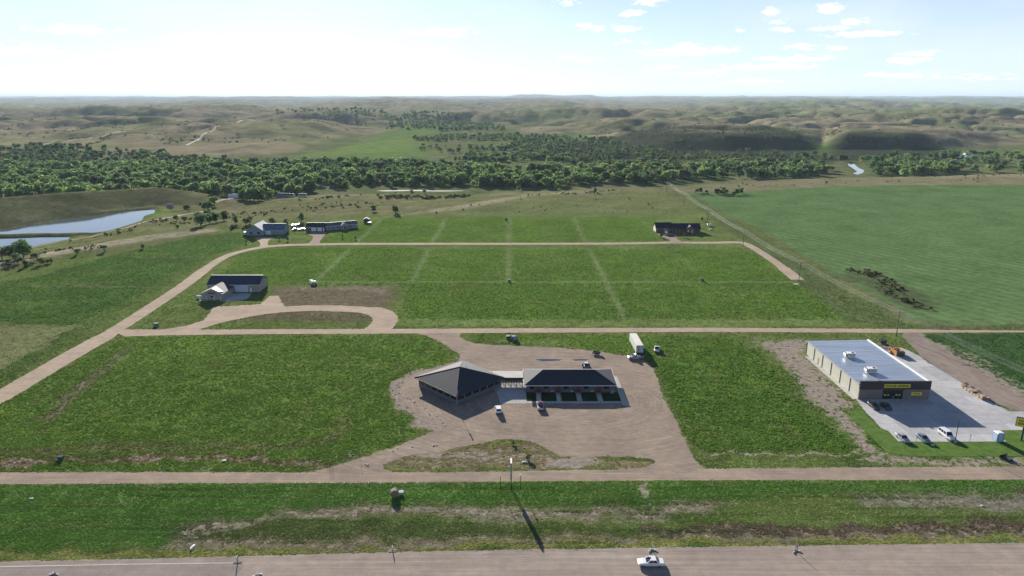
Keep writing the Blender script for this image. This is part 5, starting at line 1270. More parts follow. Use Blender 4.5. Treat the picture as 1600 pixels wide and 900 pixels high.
def pallets():
    """a row of leaning stacks of wooden pallets and crates"""
    p0 = G(1509, 606.5, 0); p1 = G(1538, 624, 0); me = None; b = MB()
    for i in range(7): b.bx(-.6, .6, -.6+i*.18, -.6+i*.18+.12, .12, .145); 
    for i in range(4): b.bx(-.6,.6,-.6+i*.36,-.6+i*.36+.12,0,.022)
    for s in (-.55,0,.55): b.bx(s-.04,s+.04,-.6,.6,.022,.12)
    me = b.mesh('pallet'); me.materials.append(M_palewood); me2 = me.copy(); me2.materials.clear(); me2.materials.append(M_wood)
    rnd = random.Random(9); n = 7; k = 0
    for i in range(n):
        for j in range(2):
            X = p0[0] + (p1[0]-p0[0])*i/(n-1) + (j-.5)*1.25; Y = p0[1] + (p1[1]-p0[1])*i/(n-1)
            cnt = rnd.randint(4, 8)
            for q in range(cnt):
                o = bpy.data.objects.new('pallet', me if rnd.random() < .7 else me2); C.objects.link(o); o.location = (X + rnd.uniform(-.06,.06), Y + rnd.uniform(-.06,.06), .06 + q*.15); o.rotation_euler = (0, 0, rnd.uniform(-.1,.1))
                tag(o, 'raw wooden pallet in the long stacked row at the far edge of the store lot', 'pallet', 'pallets stacked at the edge of the store lot')
        if i % 2 == 0:
            o = bpy.data.objects.new('pallet', me); C.objects.link(o); o.location = (X - .6, Y, .06 + 9*.15); o.rotation_euler = (R(rnd.uniform(8,22)), R(rnd.uniform(-16,16)), rnd.uniform(0,.5)); tag(o, 'raw wooden pallet in the long stacked row at the far edge of the store lot', 'pallet', 'pallets stacked at the edge of the store lot')
pallets()
def toilet():
    X, Y = G(1561, 690, 0); t = thing('portable_toilet', 'blue portable toilet with a white roof on the store lawn', 'portable toilet', (X, Y + .6, .04), .05)
    b = MB(); b.bx(-.95,.95,-.9,.9,0,2.35); b.build('cabin', M_blue, t)
    b = MB(); b.bx(-.97,-.95,-.75,.75,.15,2.15); b.build('side_panel', M_bluewhite, t)
    b = MB(); b.loft([[(-1,-.98,2.35),(1,-.98,2.35),(1,.98,2.35),(-1,.98,2.35)],[(-.8,-.7,2.62),(.8,-.7,2.62),(.8,.7,2.62),(-.8,.7,2.62)]]); b.build('roof', M_white, t)
    b = MB(); b.bx(-.62,.62,-.93,-.9,.12,2.1); d = b.build('door', M_bluewhite, t); b = MB(); b.bx(.42,.52,-.96,-.93,1.0,1.2); b.build('handle', M_black, d)
    b = MB(); b.cyl((.6,.7,2.4),(.6,.7,2.95),.06,n=8); b.build('vent_pipe', M_white, t)
toilet()
def lot_light():
    X, Y = G(1492, 691.5, 0); t = thing('light_pole', 'tall dark lot light pole behind the white sport utility car', 'light pole', (X, Y, .03))
    b = MB(); b.cyl((0,0,0),(0,0,.7),.3,n=12); b.build('footing', M_conc, t)
    b = MB(); b.cyl((0,0,.7),(0,0,7.0),.11,.08,n=8); b.build('pole', M_darksteel, t)
    b = MB(); b.bx(-.25,.25,-.5,.5,7.0,7.12); b.build('lamp_head', M_darksteel, t)
    X, Y = G(1515, 690, 0); t = thing('sign_post', 'thin short sign post at the front edge of the store lot', 'sign post', (X, Y, .04))
    b = MB(); b.cyl((0,0,0),(0,0,2.1),.05,n=6); b.build('post', M_darksteel, t); b = MB(); b.bx(-.03,.03,-.2,.2,1.6,2.2); b.build('plate', M_steel, t)
lot_light()
def pole_sign():
    X, Y = G(1595.5, 688, 0); t = thing('pole_sign', 'yellow store sign on a black pole at the right photo edge', 'sign', (X, Y, .03), R(-28))
    b = MB(); b.bx(-.2,.2,-.2,.2,0,5.0); b.build('pole', M_darksteel, t)
    b = MB(); b.bx(-1.9,1.9,-.3,.3,4.1,6.4); s_ = b.build('sign_panel', M_yellow, t)
    b = MB(); b.bx(-2.0,2.0,-.34,.34,6.4,6.52); b.bx(-2.0,2.0,-.34,.34,3.98,4.1); b.bx(-2.0,-1.9,-.34,.34,4.1,6.4); b.bx(1.9,2.0,-.34,.34,4.1,6.4); b.build('sign_frame', M_darksteel, t)
    letters('lettering', 'DOLLAR\nGENERAL', 3.2, 1.5, M_black, s_, (0, -.325, 5.25), (PI/2, 0, 0))
pole_sign()

# ------------------------------------------------------------------ motel
def window(parent, x, y, z, w, h, ax, m=M_glass, fm=M_white, fw=.09, dep=.06, sgn=-1):
    """ax = unit vector along the wall; the outside is to the right of ax"""
    a = Vector((*ax, 0)); n = Vector((a.y, -a.x, 0)); c = Vector((x, y, z)); ang = math.atan2(a.y, a.x)
    b = MB()
    for (dx, dz, ww, hh) in ((0, h/2 - fw/2, w, fw), (0, -h/2 + fw/2, w, fw), (-w/2 + fw/2, 0, fw, h - 2*fw), (w/2 - fw/2, 0, fw, h - 2*fw)):
        b.box(c + a*dx + Vector((0,0,dz)) + n*dep/2, (ww, dep, hh), ang)
    f = b.build('window', fm, parent); b = MB(); b.box(c + n*.012, (w - 2*fw, .02, h - 2*fw), ang); b.build('pane', m, f); return f
def pyramid():
    cx, cy, D, Ap, Ev = -16.7, 203.0, 14.6, 6.75, 3.05
    t = thing('pyramid_roof_building', 'square motel office with a pyramid roof of grey shingles', 'building', (cx, cy, 0), PI/4)
    s = D / math.sqrt(2)   # half side of the eave square
    for k in range(4):
        q = Matrix.Rotation(k*PI/2, 4, 'Z'); b = MB(); b.slab([q @ Vector(p) for p in ((-s,-s,Ev),(s,-s,Ev),(0,0,Ap))], .12); b.build('roof_face', M_shingle, t)
        b = MB(); b.cyl(q @ Vector((-s,-s,Ev+.03)), (0,0,Ap+.03), .07, n=5); b.build('ridge_cap', M_shingle2, t)
        b = MB(); b.add([q @ Vector(p) for p in ((-s,-s-.03,Ev-.25),(s,-s-.03,Ev-.25),(s,-s-.03,Ev),(-s,-s-.03,Ev),(-s,-s+.03,Ev-.25),(s,-s+.03,Ev-.25),(s,-s+.03,Ev),(-s,-s+.03,Ev))], [(0,1,2,3),(4,7,6,5),(0,4,5,1),(3,2,6,7),(0,3,7,4),(1,5,6,2)]); b.build('fascia', M_frame, t)
    w = s - .95
    for k in range(4):
        q = Matrix.Rotation(k*PI/2, 4, 'Z'); ax = q @ Vector((1,0,0))
        b = MB(); cpt = q @ Vector((0, -w + .1, 0)); b.box((cpt.x, cpt.y, 1.42), (2*w if k % 2 == 0 else 2*w - .41, .2, 2.84), k*PI/2); b.build('wall', M_motelwall, t)
        for i in range(6):
            xx = -w + 1.6 + i * (2*w - 3.2)/5; p = q @ Vector((xx, -w, 0)); window(t, p.x, p.y, 1.85, 2.55, 1.35, (ax.x, ax.y), M_glass, M_frame)
    b = MB(); b.bx(-s+.1,s-.1,-s+.1,s-.1,Ev-.30,Ev-.27); b.build('soffit', M_white, t)
    for (a, c) in ((1.6,1.2),(2.6,-.2)):
        b = MB(); b.cyl((a,c,5),(a,c,6.5),.07,n=6); b.build('vent_pipe', M_steel, t)
    NOTUFT.append([(cx-D,cy),(cx,cy-D),(cx+D,cy),(cx,cy+D)])
    X, Y = -16.3, 186.3; f = thing('flagpole', 'thin flagpole with a limp flag before the pyramid-roofed building', 'flagpole', (X, Y, .02))
    b = MB(); b.cyl((0,0,0),(0,0,6.5),.07,.04,n=8); b.build('pole', M_steel, f)
    b = MB(); b.loft([[(0,-.02,4.9),(.35,-.12,4.8),(.35,-.06,4.8),(0,.02,4.9)],[(0,-.02,6.3),(.3,.08,6.25),(.3,.12,6.25),(0,.02,6.3)]]); b.build('flag', mat('flag cloth', (.35,.10,.12), .8, col2=(.25,.35,.5), nscale=1.5), f)
pyramid()
def motel_wing():
    x0, x1, y0, y1 = 3.7, 32.8, 196.8, 210.2; Ev, Rd = 3.0, 5.5; rx0, rx1, ry = 9.8, 26.6, 203.5
    t = thing('motel_wing', 'long motel wing with dark hipped roof and four room doors', 'building', (0,0,0))
    def rf(pts): b = MB(); b.slab(pts, .12); b.build('roof_face', M_shingle, t)
    rf([(x0,y0,Ev),(x1,y0,Ev),(rx1,ry,Rd),(rx0,ry,Rd)]); rf([(x1,y1,Ev),(x0,y1,Ev),(rx0,ry,Rd),(rx1,ry,Rd)]); rf([(x1,y0,Ev),(x1,y1,Ev),(rx1,ry,Rd)]); rf([(x0,y1,Ev),(x0,y0,Ev),(rx0,ry,Rd)])
    b = MB(); b.cyl((rx0,ry,Rd+.03),(rx1,ry,Rd+.03),.10,n=6); b.build('ridge_cap', M_shingle2, t)
    b = MB(); b.bx(x0,x1,y0-.08,y0,Ev-.16,Ev+.02); b.bx(x0,x1,y1,y1+.08,Ev-.16,Ev+.02); b.bx(x0-.08,x0,y0,y1,Ev-.16,Ev+.02); b.bx(x1,x1+.08,y0,y1,Ev-.16,Ev+.02); b.build('gutter', M_white, t)
    b = MB(); b.bx(x0+.05,x1-.05,y0+.05,y1-.05,Ev-.19,Ev-.165); b.build('soffit', M_white, t)
    wy = y0 + 1.5; fx0, fx1 = x0 + .9, x1 - .9
    b = MB(); b.bx(fx0, fx1, wy, wy+.2, 0, Ev-.19); b.build('front_wall', M_motelwall, t)
    b = MB(); b.bx(fx0, fx1, y1-1.2, y1-1.0, 0, Ev-.19); b.build('rear_wall', M_motelwall, t)
    b = MB(); b.bx(fx0, fx0+.2, wy+.2, y1-1.2, 0, Ev-.19); b.build('side_wall', M_motelwall, t); b = MB(); b.bx(fx1-.2, fx1, wy+.2, y1-1.2, 0, Ev-.19); b.build('side_wall', M_motelwall, t)
    dxs = [G(px, 613, 0)[0] for px in (841, 872, 903, 934.5)]
    for k, dx in enumerate(dxs):
        b = MB(); b.bx(dx-.5, dx+.5, wy-.05, wy, .05, 2.2); d = b.build('door', M_reddoor, t); b = MB(); b.bx(dx+.3,dx+.38,wy-.1,wy-.05,1.0,1.15); b.build('handle', M_steel, d)
        for s in (-1, 1): b = MB(); b.bx(dx+s*.95-.12, dx+s*.95+.12, wy-1.0, wy-.02, 0, Ev-.19); b.build('porch_partition', mat('brown post', (.14,.08,.065), .8), t)
        window(t, dx+2.5, wy, 1.75, 1.7, 1.15, (1,0), M_glass, M_frame)
        b = MB(); b.bx(dx+4.0, dx+4.9, wy-.25, wy, .25, .7); b.build('wall_air_unit', M_cream, t)
        if k == 0: window(t, dx-2.0, wy, 1.75, 1.5, 1.15, (1,0), M_glass, M_frame)
    b = MB(); b.bx(fx1-1.0, fx1+.0, wy-.9, wy-.05, 0, 1.0); b.build('utility_cabinet', M_steel, t)
    for yy in (199.6, 203, 206.6): window(t, fx1, yy, 1.7, 1.3, 1.1, (0,1), M_glass, M_white)
    NOTUFT.append([(x0,wy),(x1,wy),(x1,y1),(x0,y1)])
motel_wing()
def breezeway():
    x0, x1 = -5.6, 3.6; t = thing('breezeway', 'flat white roofed breezeway linking the motel office and wing', 'walkway', (0,0,0))
    b = MB(); b.bx(x0-3.2, x1, 202.6, 208.2, 2.9, 3.15); b.build('roof', mat('pale membrane roof', (.40,.375,.34), .85, noise=.1, nscale=.5), t)
    b = MB(); b.bx(x0-3.2, x1, 202.52, 202.6, 2.7, 3.2); b.build('fascia', M_fascia, t)
    for yy in (202.9, 207.9):
        for xx in np.linspace(x0, x1-.3, 6):
            b = MB(); b.bx(xx-.1, xx+.1, yy-.1, yy+.1, .06, 2.9); b.build('post', M_frame, t)
    for yy in (207.9,):
        b = MB(); b.bx(x0, x1-.2, yy-.04, yy+.04, .06, .75); b.build('kick_panel', M_frame, t)
        for xx in np.arange(x0+.45, x1-.3, .85): b = MB(); b.bx(xx-.10, xx+.10, yy-.03, yy+.03, .75, 2.0); b.build('mullion', M_frame, t)
    b = MB(); b.bx(x0, x1-.2, 207.86, 207.94, 2.0, 2.9); b.build('valance', M_frame, t)
    b = MB(); b.cyl((-6.6,205.2,3.1),(-6.6,205.2,4.3),.05,n=6); b.build('vent_pipe', M_steel, t)
breezeway()
plaza = [(-8.0,208.2),(3.6,208.2),(3.6,198.4),(4.6,198.4)] + [(4.6,190.3),(5.6,190.3),(5.6,188.9)] + PX([(776,633.5),(783,628)]) + [(-6.0,194.0)]
slab_field('motel_plaza', [[(-8.0,208.2),(-4.5,196.5),(-3.6,190.2),(4.4,190.2),(4.4,208.2)]], 2.4, 2.4, [M_walk, M_slab], .045)
dxs_ = [G(px, 613, 0)[0] for px in (841, 872, 903, 934.5)]
slab_field('motel_walk', [[(4.45,190.2),(33.4,190.2),(33.4,191.7),(4.45,191.7)]] + [[(d-.75,191.75),(d+.75,191.75),(d+.75,198.2),(d-.75,198.2)] for d in dxs_] + [[(33.5,189.0),(35.4,188.0),(35.0,211.0),(33.3,211.0)]], 1.5, 1.6, [M_walk], .05)
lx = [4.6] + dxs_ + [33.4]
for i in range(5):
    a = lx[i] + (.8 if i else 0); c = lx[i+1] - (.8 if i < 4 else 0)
    o = flat('lawn', [(a,191.75),(c,191.75),(c,198.2),(a,198.2)], .036, M_lawn_shaded)
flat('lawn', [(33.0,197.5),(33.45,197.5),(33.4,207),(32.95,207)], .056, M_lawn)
NOTUFT.append([(4,188),(35.6,188),(35.6,211),(4,211)])

# ------------------------------------------------------------------ barn and houses
def gable(t, x0, x1, y0, y1, ev, rd, wallm, roofm, axis='x', over=.4, trim=M_white, th=.14, wall='wall'):
    """a gabled block: walls as parts, two roof slopes"""
    if axis == 'x':
        ym = (y0+y1)/2; gl = (rd-ev)/((y1-y0)/2); e = ev - over*gl
        for (a, c) in (((x0-over,y0-over,e),(x1+over,y0-over,e)), ((x1+over,y1+over,e),(x0-over,y1+over,e))):
            b = MB(); b.slab([a, c, (c[0],ym,rd), (a[0],ym,rd)], -th) ; b.build('roof', roofm, t)
        b = MB(); b.bx(x0,x1,y0,y0+.2,0,ev); b.build(wall, wallm, t); b = MB(); b.bx(x0,x1,y1-.2,y1,0,ev); b.build(wall, wallm, t)
        for xa in (x0, x1-.2):
            b = MB(); b.loft([[(xa,y0+.2,0),(xa,y1-.2,0),(xa,y1-.2,ev),(xa,ym,rd-.02),(xa,y0+.2,ev)],[(xa+.2,y0+.2,0),(xa+.2,y1-.2,0),(xa+.2,y1-.2,ev),(xa+.2,ym,rd-.02),(xa+.2,y0+.2,ev)]]); b.build('gable_wall', wallm, t)
        b = MB(); b.bx(x0-over,x1+over,ym-.14,ym+.14,rd+.10,rd+.19); b.build('ridge_cap', trim, t)
        b = MB(); b.bx(x0-over,x1+over,y0-over-.08,y0-over,e-.10,e+.10); b.build('gutter', trim, t)
    else:
        xm = (x0+x1)/2; gl = (rd-ev)/((x1-x0)/2); e = ev - over*gl
        for (a, c) in (((x0-over,y1+over,e),(x0-over,y0-over,e)), ((x1+over,y0-over,e),(x1+over,y1+over,e))):
            b = MB(); b.slab([a, c, (xm,c[1],rd), (xm,a[1],rd)], -th); b.build('roof', roofm, t)
        b = MB(); b.bx(x0,x0+.2,y0,y1,0,ev); b.build(wall, wallm, t); b = MB(); b.bx(x1-.2,x1,y0,y1,0,ev); b.build(wall, wallm, t)
        for ya in (y0, y1-.2):
            b = MB(); b.loft([[(x0+.2,ya,0),(x1-.2,ya,0),(x1-.2,ya,ev),(xm,ya,rd-.02),(x0+.2,ya,ev)],[(x0+.2,ya+.2,0),(x1-.2,ya+.2,0),(x1-.2,ya+.2,ev),(xm,ya+.2,rd-.02),(x0+.2,ya+.2,ev)]]); b.build('gable_wall', wallm, t)
    NOTUFT.append([(x0,y0),(x1,y0),(x1,y1),(x0,y1)])
def pane_door(t, name, x0, x1, y, z0, z1, m):
    b = MB(); b.bx(x0, x1, y-.06, y, z0, z1); return b.build(name, m, t)
def barn():
    t = thing('metal_barn', 'tan metal barn with dark roof and white roll-up door', 'barn', (0,0,0))
    x0, x1, y0, y1 = -144.8, -120.3, 312.6, 325.0; gable(t, x0, x1, y0, y1, 3.7, 6.6, M_tan, M_bluemetal, 'x', .3, M_white)
    b = MB(); X0 = G(366.5,457)[0]; X1 = G(387,457)[0]; d = pane_door(t, 'garage_door', X0, X1, y0, 0, 3.2, mat('pale blue-white door', (.60,.64,.70), .5))
    for k in range(1,5): b = MB(); b.bx(X0, X1, y0-.075, y0-.06, k*.64-.02, k*.64+.02); b.build('door_rib', M_steel, d)
    pane_door(t, 'side_door', G(390,457)[0], G(393,457)[0], y0, 0, 2.1, M_white)
    window(t, x1, 317.5, 2.2, 1.0, .9, (0,1), M_glass, M_white); b = MB(); b.cyl((x1+.12, 314.2, 3.9),(x1+.12, 321.5, 5.8),.13,n=6); b.build('gable_conduit', M_frame, t)
    a = thing('barn_annex', 'small tan gabled annex with porch in front of the barn', 'building', (0,0,0))
    ax0, ax1, ay0, ay1 = -142.4, -132.6, 300.0, 312.0; gable(a, ax0, ax1, ay0, ay1, 2.7, 5.0, M_tan, M_bluemetal, 'y', .3)
    xm = (ax0+ax1)/2
    b = MB(); b.slab([(xm+.15,300.4,5.15),(xm+3.4,299.9,3.72),(xm+4.6,302.4,3.2),(xm+.2,305.0,5.15)], .07); b.build('white_roof_sheet', M_white, a)
    window(a, xm, ay0, 1.5, 1.4, 1.1, (1,0), M_glass, M_white); b = MB(); b.bx(xm-1.6,xm+1.6,ay0-.08,ay0,2.75,3.4); b.build('gable_panel', mat('maroon panel', (.14,.06,.055), .8), a)
    b = MB(); b.bx(ax0-.3,ax1+.3,ay0-2.2,ay0,.0,.18); b.build('porch_deck', M_wood, a)
    for xx in (ax0+.0, ax0+3.4, ax0+7.0, ax1): b = MB(); b.bx(xx-.08,xx+.08,ay0-2.1,ay0-1.94,.18,2.3); b.build('porch_post', M_white, a)
    b = MB(); b.bx(ax0,ax1,ay0-2.08,ay0-2.0,.95,1.05); b.build('porch_rail', M_white, a)
    for k in range(2):
        b = MB(); X, Y = G(313+k*2.2, 468, 0); b.cyl((0,-.9,.75),(0,.9,.75),.5,n=12); 
    X, Y = G(311.5, 466, 0); p = thing('propane_tank', 'white propane tank beside the barn annex porch', 'tank', (X, Y, 0)); b = MB(); b.cyl((-1.1,0,.85),(1.1,0,.85),.5,n=14); b.cyl((1.1,0,.85),(1.35,0,.85),.5,.25,n=14); b.cyl((-1.35,0,.85),(-1.1,0,.85),.25,.5,n=14); b.build('vessel', M_white2, p, smooth=False); b = MB(); b.bx(-.9,-.7,-.3,.3,0,.45); b.bx(.7,.9,-.3,.3,0,.45); b.build('leg', M_steel, p)
    slab_field('barn_apron', [PX([(345,471),(352,460),(364,458.5),(393,458.5),(388,466),(378,469),(366,470)])], 4, 4, [M_slab], .05)
barn()
def house_one():
    t = thing('blue_roof_house', 'house with slate blue metal roof and white garage door', 'house', (0,0,0))
    gable(t, -168.5, -154.0, 452.5, 465, 3.0, 6.3, M_greyside, M_bluem2, 'x', .5); gable(t, -177.8, -166.0, 449.5, 466, 3.0, 7.2, M_greyside, mat('pale grey metal roofing', (.42,.42,.41), .45, .5), 'y', .5)
    X0, X1 = G(417.3,365)[0], G(426.3,365)[0]; d = pane_door(t, 'garage_door', X0, X1, 452.5, 0, 2.6, M_white)
    pane_door(t, 'front_door', G(409.3,365)[0], G(411.3,365)[0], 452.5, 0, 2.2, M_white); window(t, G(414,365)[0], 452.5, 1.4, 1.6, 1.2, (1,0), M_glass, M_white)
    for xx in (-174.5, -169.5): window(t, xx, 449.5, 1.6, 1.7, 1.2, (1,0), M_glass, M_frame)
    b = MB(); b.bx(-172.8,-171.2,449.42,449.5,4.6,5.1); b.build('gable_vent', M_tan, t)
house_one()
def house_two():
    ang = -0.19; X, Y = G(509, 360.3, 0); t = thing('blue_grey_manufactured_house', 'long low blue-grey manufactured house with gabled porch', 'house', (X, Y, 0), .50)
    t.rotation_euler = (0,0,math.atan2(11.0, 20.0)*.95)
    gable(t, .4, 22.5, 0, 8.6, 2.9, 4.5, M_greyside, M_shingle2, 'x', .3); 
    gable(t, 10.2, 15.2, -2.2, 4.0, 2.75, 4.35, M_greyside, M_shingle2, 'y', .3)
    for xx in (2.2, 5.2, 8.0, 17.6, 20.4): window(t, xx, 0, 1.7, 1.2, 1.3, (1,0), M_glass, M_white)
    for xx in (11.3, 14.1): window(t, xx, -2.2, 1.7, 1.0, 1.4, (1,0), M_glass, M_white)
    pane_door(t, 'front_door', 12.3, 13.2, -2.2, .3, 2.3, M_reddoor); b = MB(); b.bx(11.4,14.2,-4.2,-2.2,0,.35); b.build('porch_deck', M_wood, t)
    NOTUFT[-1] = [(X,Y),(X+20,Y+11),(X+16,Y+19),(X-4,Y+8)]; NOTUFT[-2] = NOTUFT[-1]
    g = thing('garage', 'dark roofed double garage with two pale doors', 'garage', (0,0,0))
    x0, x1, y0 = G(478.5,361)[0], G(507.5,361)[0], 464.5; gable(g, x0, x1, y0, y0+9.5, 2.9, 5.0, mat('plum grey siding', (.16,.13,.15), .8), M_shingle, 'x', .4)
    for a, c in ((487,494.6),(496.6,503.4)): 
        d = pane_door(g, 'garage_door', G(a,361)[0], G(c,361)[0], y0, 0, 2.4, M_white)
        for k in (1,2,3): b = MB(); b.bx(G(a,361)[0], G(c,361)[0], y0-.075, y0-.06, k*.6-.02, k*.6+.02); b.build('door_rib', M_steel, d)
    pane_door(g, 'side_door', G(505.5,361)[0], G(507,361)[0], y0, 0, 2.1, M_white)
house_two()
def shed():
    X, Y = G(572, 348, 0); t = thing('garden_shed', 'small dark red shed with white roof right of the blue-grey house', 'shed', (X-1.8, Y, 0))
    gable(t, 0, 4.0, 0, 3.6, 2.4, 3.6, mat('dark red boards', (.16,.05,.045), .8), M_white, 'y', .2); NOTUFT.pop()
    b = MB(); b.bx(1.4,2.6,-.05,0,0,2.0); b.build('door', mat('dark red door', (.11,.04,.04), .8), t)
    X, Y = G(576.5, 350, 0); t = thing('hot_tub_crate', 'low grey-purple box with a pale lid below the red shed', 'box', (X, Y, 0)); b = MB(); b.bx(-1.6,1.6,-1.2,1.2,0,1.3); b.build('body', mat('purple grey box', (.18,.16,.22), .7), t); b = MB(); b.bx(-1.7,1.7,-1.3,1.3,1.3,1.42); b.build('lid', M_white, t)
shed()
def brick_house():
    t = thing('brick_house', 'low red-brown brick house with dark roof and small front gable', 'house', (0,0,0))
    x0, xm, x1, y0 = 98.6, 109.5, 128.4, 459.0
    gable(t, xm+.1, x1, y0, y0+9.5, 3.0, 5.6, M_brick, M_shingle, 'x', .5, M_shingle2); gable(t, x0, xm-.1, y0+1.6, y0+10.5, 3.2, 6.0, M_brick, M_shingle, 'x', .5, M_shingle2)
    gable(t, 118.3, 124.3, y0-1.4, y0+5, 2.95, 5.0, M_brick, M_shingle2, 'y', .5)
    b = MB(); b.loft([[(x0-.12,y0+1.6,0),(x0-.12,y0+10.5,0),(x0-.12,y0+10.5,3.2),(x0-.12,y0+6.05,5.9),(x0-.12,y0+1.6,3.2)],[(x0-.02,y0+1.6,0),(x0-.02,y0+10.5,0),(x0-.02,y0+10.5,3.2),(x0-.02,y0+6.05,5.9),(x0-.02,y0+1.6,3.2)]]); b.build('gable_cladding', mat('pale stone cladding', (.55,.47,.38), .8), t)
    pane_door(t, 'garage_door', G(1038.2,364)[0], G(1044.2,364)[0], y0+1.6, 0, 2.5, mat('slate blue garage door', (.25,.32,.36), .6))
    for px in (1053, 1059.5, 1065.5, 1070.5, 1089.5): window(t, G(px,364)[0], y0, 1.6, 1.1, 1.4, (1,0), M_glass, M_wood)
    window(t, 120, y0-1.4, 1.6, 1.0, 1.5, (1,0), M_glassw, M_wood); pane_door(t, 'front_door', 122.0, 123.1, y0-1.4, .1, 2.3, mat('pale blue door', (.35,.42,.47), .5))
    X, Y = G(1108.5, 353.5, 0); p = thing('propane_tank', 'white propane tank on the grass right of the brick house', 'tank', (X, Y, 0), .5); b = MB(); b.cyl((-1.7,0,1.2),(1.7,0,1.2),.75,n=14); b.cyl((1.7,0,1.2),(2.1,0,1.2),.75,.3,n=14); b.cyl((-2.1,0,1.2),(-1.7,0,1.2),.3,.75,n=14); b.build('vessel', M_white2, p); b = MB(); b.bx(-1.2,-1,-.4,.4,0,.6); b.bx(1,1.2,-.4,.4,0,.6); b.build('leg', M_steel, p)
    X, Y = G(1110, 359.5, 0); p = thing('garden_chest', 'small white chest on the grass below the propane tank', 'box', (X, Y, 0)); b = MB(); b.bx(-.9,.9,-.5,.5,0,.8); b.build('body', M_white, p); b = MB(); b.bx(-.95,.95,-.55,.55,.8,.9); b.build('lid', M_cream, p)
brick_house()

# ------------------------------------------------------------------ poles, signs and small things
def utility_pole(x_, y_, label, h=10.4):
    t = thing('utility_pole', label, 'utility pole', (x_, y_, hz(x_, y_) - .1), 0, 'wooden poles of the power line')
    b = MB(); b.cyl((0,0,0),(0,0,h),.17,.11,n=8); b.build('pole', M_polewood, t)
    b = MB(); b.bx(-2.0,2.0,-.06,.06,h-.75,h-.6); b.build('crossarm', M_polewood, t)
    for xx in (-1.9,-.75,.75,1.9): b = MB(); b.cyl((xx,0,h-.6),(xx,0,h-.38),.07,.05,n=6); b.build('insulator', M_insul, t)
    return (x_, y_, hz(x_, y_) - .1 + h - .36)
PL = [(149.3, 250.4, 'wooden power pole standing beside the middle road'), (144.5, 332.2, 'wooden power pole where the back road ends'), (143, 414, 'wooden power pole at the wheat edge level with the brick house'), (144, 497, 'wooden power pole past the brick house on the wheat edge'),
      (147, 582, 'wooden power pole second from the far end of the line'), (150, 664, 'farthest wooden power pole by the valley rim')]
tops = [utility_pole(*p) for p in PL]
tops = [(160.5, 168, 10), ] + tops
for k, off in enumerate((-1.9, -.75, .75, 1.9)):
    b = MB()
    for a, c in zip(tops[:-1], tops[1:]):
        n = 10; prev = None
        for i in range(n+1):
            s = i/n; p = Vector((a[0]*(1-s)+c[0]*s + off, a[1]*(1-s)+c[1]*s, a[2]*(1-s)+c[2]*s - 4*1.1*s*(1-s)))
            if prev is not None: b.cyl(prev, p, .024, n=4, caps=False)
            prev = p
    o = b.build('power_line', M_wire, None); tag(o, ['leftmost pale wire of the power line along the wheat','second pale wire from the left on the power line','third pale wire from the left on the power line','rightmost pale wire of the power line along the wheat'][k], 'wire', 'wires of the power line')
utility_pole(160.5, 168, 'wooden power pole just beyond the right photo edge', 10.0)
# far poles by the valley
def motel_sign():
    X, Y = G(798.7, 763, 0); t = thing('tall_sign', 'tall double-posted sign seen edge-on beside the frontage road', 'sign', (X, Y, -.05))
    for s in (-1, 1): b = MB(); b.bx(-.10,.10,s*.75-.10,s*.75+.10,0,7.0); b.build('post', M_darksteel, t)
    b = MB(); b.bx(-.17,.17,-1.15,1.15,3.1,7.3); s_ = b.build('sign_panel', M_bluewhite, t)
    b = MB(); b.bx(-.2,.2,-1.22,-1.15,3.0,7.4); b.bx(-.2,.2,1.15,1.22,3.0,7.4); b.bx(-.2,.2,-1.22,1.22,7.3,7.42); b.build('sign_frame', M_steel, s_)
    for (px, top, lb, g_) in ((781.8, .12, 'thin dark yard lamp post left of the tall sign', 0), (813.5, .3, 'yard lamp post with white globe right of the tall sign', 1)):
        X, Y = G(px, 765.5, 0); u = thing('yard_lamp', lb, 'lamp post', (X, Y, -.03)); b = MB(); b.cyl((0,0,0),(0,0,3.7),.07,n=8); b.build('post', M_darksteel, u)
        b = MB()
        if g_:
            bmx = bmesh.new(); bmesh.ops.create_icosphere(bmx, subdivisions=2, radius=.27); b.add([v.co + Vector((0,0,3.9)) for v in bmx.verts], [tuple(v.index for v in f.verts) for f in bmx.faces]); bmx.free()
        else: b.cyl((0,0,3.7),(0,0,3.9),.13,.08,n=8)
        b.build('globe', M_white, u)
motel_sign()
def bale():
    X, Y = G(616, 778, 0); t = thing('round_hay_bale', 'round hay bale in the roadside grass casting a long shadow', 'hay bale', (X, Y + .7, .0), R(6))
    b = MB(); b.loft([[(math.cos(a)*r_, yy, .93 + math.sin(a)*r_) for a in np.linspace(0, 2*PI, 20, endpoint=False)] for yy, r_ in ((-.8,.80),(-.72,.93),(-.3,.95),(.3,.95),(.72,.93),(.8,.80))]); b.build('bale', M_hay, t)
    b = MB()
    for yy in (-.5,-.25,0,.25,.5): b.loft([[(math.cos(a)*.962, yy+d_, .93+math.sin(a)*.962) for a in np.linspace(0,2*PI,20,endpoint=False)] for d_ in (-.03,.03)])
    b.build('net_wrap', mat('net wrap', (.42,.40,.36), .8), t)
    X, Y = G(627, 772.5, 0); t = thing('utility_box', 'pale utility pedestal box right beside the hay bale', 'utility box', (X, Y, 0), .1); b = MB(); b.bx(-.5,.5,-.35,.35,0,.75); b.build('housing', M_palewood, t); b = MB(); b.slab([(-.55,-.4,.75),(.55,-.4,.75),(.55,.4,.9),(-.55,.4,.9)], .06); b.build('lid', M_white, t)
bale()
